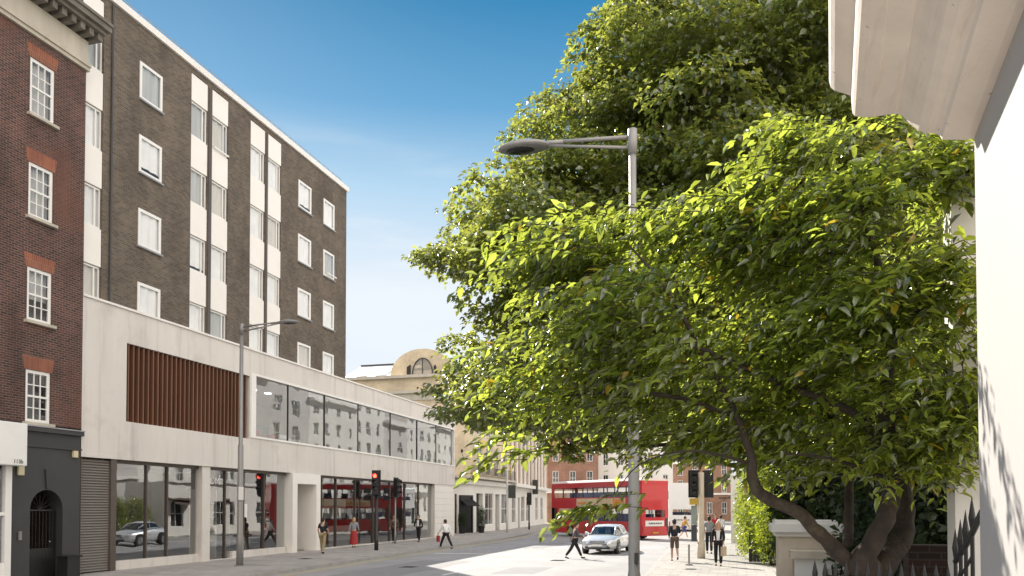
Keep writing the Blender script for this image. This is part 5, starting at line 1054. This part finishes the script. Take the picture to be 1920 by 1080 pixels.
    for A in (Lg, Rg):
        an = A[2]; a_ = A[3]; d = Vector((0, Cc(a_*.6), S(a_*.6))) if a_ < -.1 else Vector((0, 1, 0)); heel = an+Vector((0, -.04, -.045)); toe = an+d*.19+Vector((0, 0, -.05)); skin('shoe', [(f(heel), (.040*k, .036*k)), (f(an+d*.07+Vector((0, 0, -.04))), (.044*k, .036*k)), (f(toe), (.038*k, .024*k))], [(0, 1), (1, 2)], shoes, t)
    m = MB(); c = up(0, .002, 1.655)
    m.ell(f(c), (.088*k, .105*k, .088*k), 12, 8); 
    m.ell(f(up(0, -.035, 1.60)), (.078*k, .055*k, .09*k), 10, 8)
    if longhair:
        m.ell(f(up(0, -.06, 1.56)), (.10*k, .065*k, .16*k), 12, 8)
        for s in (-1, 1): m.ell(f(up(.075*s, -.005, 1.56)), (.032*k, .07*k, .13*k), 8, 6)
    hr = m.build('hair', hair, t, True, True)
    hr.data.transform(Matrix.Translation((0, -.022*k, .012*k)))
    for s in (-1, 1):
        m = MB(); m.ell(f(up(.03*s, .108, 1.625)), (.010*k, .008*k, .007*k), 8, 6); m.build('eye', 'eye', t, True, True)
        m = MB(); m.ell(f(up(.082*s, .01, 1.60)), (.012*k, .02*k, .03*k), 8, 6); m.build('ear', 'skin', t, True, True)
    m = MB(); m.ell(f(up(0, .105, 1.56)), (.026*k, .008*k, .007*k), 8, 6); m.build('mouth', 'lamp_red', t, True, True)
    if bag:
        hw = Matrix.Rotation(face, 4, 'Z') @ Vector(f((Ra if bag[1] > 0 else La)[3])); P = Vector(loc)+hw
        b = MB(); b.box(-.16, .16, -.05, .05, -.48, -.12); b.tube([(-.09, 0, -.12), (-.05, 0, .0), (.05, 0, 0), (.09, 0, -.12)], .008, 5)
        b.v = [tuple(P+Matrix.Rotation(face+1.2, 3, 'Z') @ Vector(v)) for v in b.v]; tag(b.build('bag', bag[0], origin=tuple(P), bevel=.02), bag[2], 'bag')
    return t
WALKS = 'pedestrians on the right pavement'
def g12(px, py): return tuple(G(px, py, .12))
person(g12(605, 1038), R_(4), 'person in dark t-shirt and khaki trousers walking away past the entrance portal', 'navy', 'khaki', legL=(12, 0), legR=(-10, 18), armL=(-12, 30), armR=(10, 35), sleeves=False)
person((-20.45, 40.4, .12), R_(10), 'person in pale grey top and long red skirt close to the shop glass', 'grey_cloth', 'red_cloth', hair='hair_fair', skirt='red_cloth', longhair=True, h=1.66, legL=(8, 0), legR=(-8, 5))
person(g12(785, 1016), R_(175), 'person in dark clothes walking towards the camera by the far shop windows', 'white_cloth', 'black_cloth', jacket='black_cloth', legL=(10, 0), legR=(-12, 14))
person((-20.6, 46.2, .12), R_(190), 'person in brown jacket standing against the shop glass left of the dark pair', 'brown_cloth', 'black_cloth', legL=(5, 0), legR=(-4, 4))
person(tuple(G(836, 1029, .01)), R_(60), 'person in white shirt and black trousers striding off the kerb with a red bag', 'white_cloth', 'black_cloth', legL=(30, 6), legR=(-28, 10), armL=(28, 20), armR=(-30, 15), lean=6, bag=('red_cloth', -1, 'red carrier bag held by the person in the white shirt'))
person(tuple(G(1077, 1047)), R_(-62), 'person in checked shirt and black trousers crossing in front of the silver car', 'check_cloth', 'black_cloth', legL=(28, 4), legR=(-26, 12), armL=(20, 60), armR=(10, 70), lean=9)
person(g12(1265, 1052), R_(8), 'runner in navy top and grey shorts seen from behind at the right kerb', 'navy', 'brown_cloth', legL=(14, 8), legR=(-12, 38), armL=(-35, 80), armR=(30, 85), shorts=True, lean=8, shoes='black_cloth')
person(g12(1347, 1061), R_(178), 'fair haired person in black jacket and white top walking towards the camera', 'white_cloth', 'black_cloth', hair='hair_fair', jacket='black_cloth', longhair=True, h=1.68, legL=(7, 0), legR=(-6, 8), armL=(8, 35), armR=(-6, 25), bag=('tan_cloth', -1, 'tan handbag held by the fair haired person'))
person(g12(1330, 1038), R_(0), 'person in grey t-shirt walking away behind the fair haired walker', 'grey_cloth', 'navy', legL=(10, 0), legR=(-10, 14), sleeves=False, h=1.8)
person(g12(1352, 1018), R_(5), 'person in white top far along the right pavement', 'white_cloth', 'grey_cloth', legL=(10, 0), legR=(-10, 10), group=None)
person(g12(1341, 1010), R_(185), 'person in red top in the distance by the white shop wing', 'red_cloth', 'navy', legL=(8, 0), legR=(-10, 10))
person(tuple(G(1283, 1010)), R_(-60), 'distant person in yellow top and blue shorts stepping into the road', 'yellow_cloth', 'blue_cloth', legL=(26, 5), legR=(-24, 20), shorts=True, lean=8)
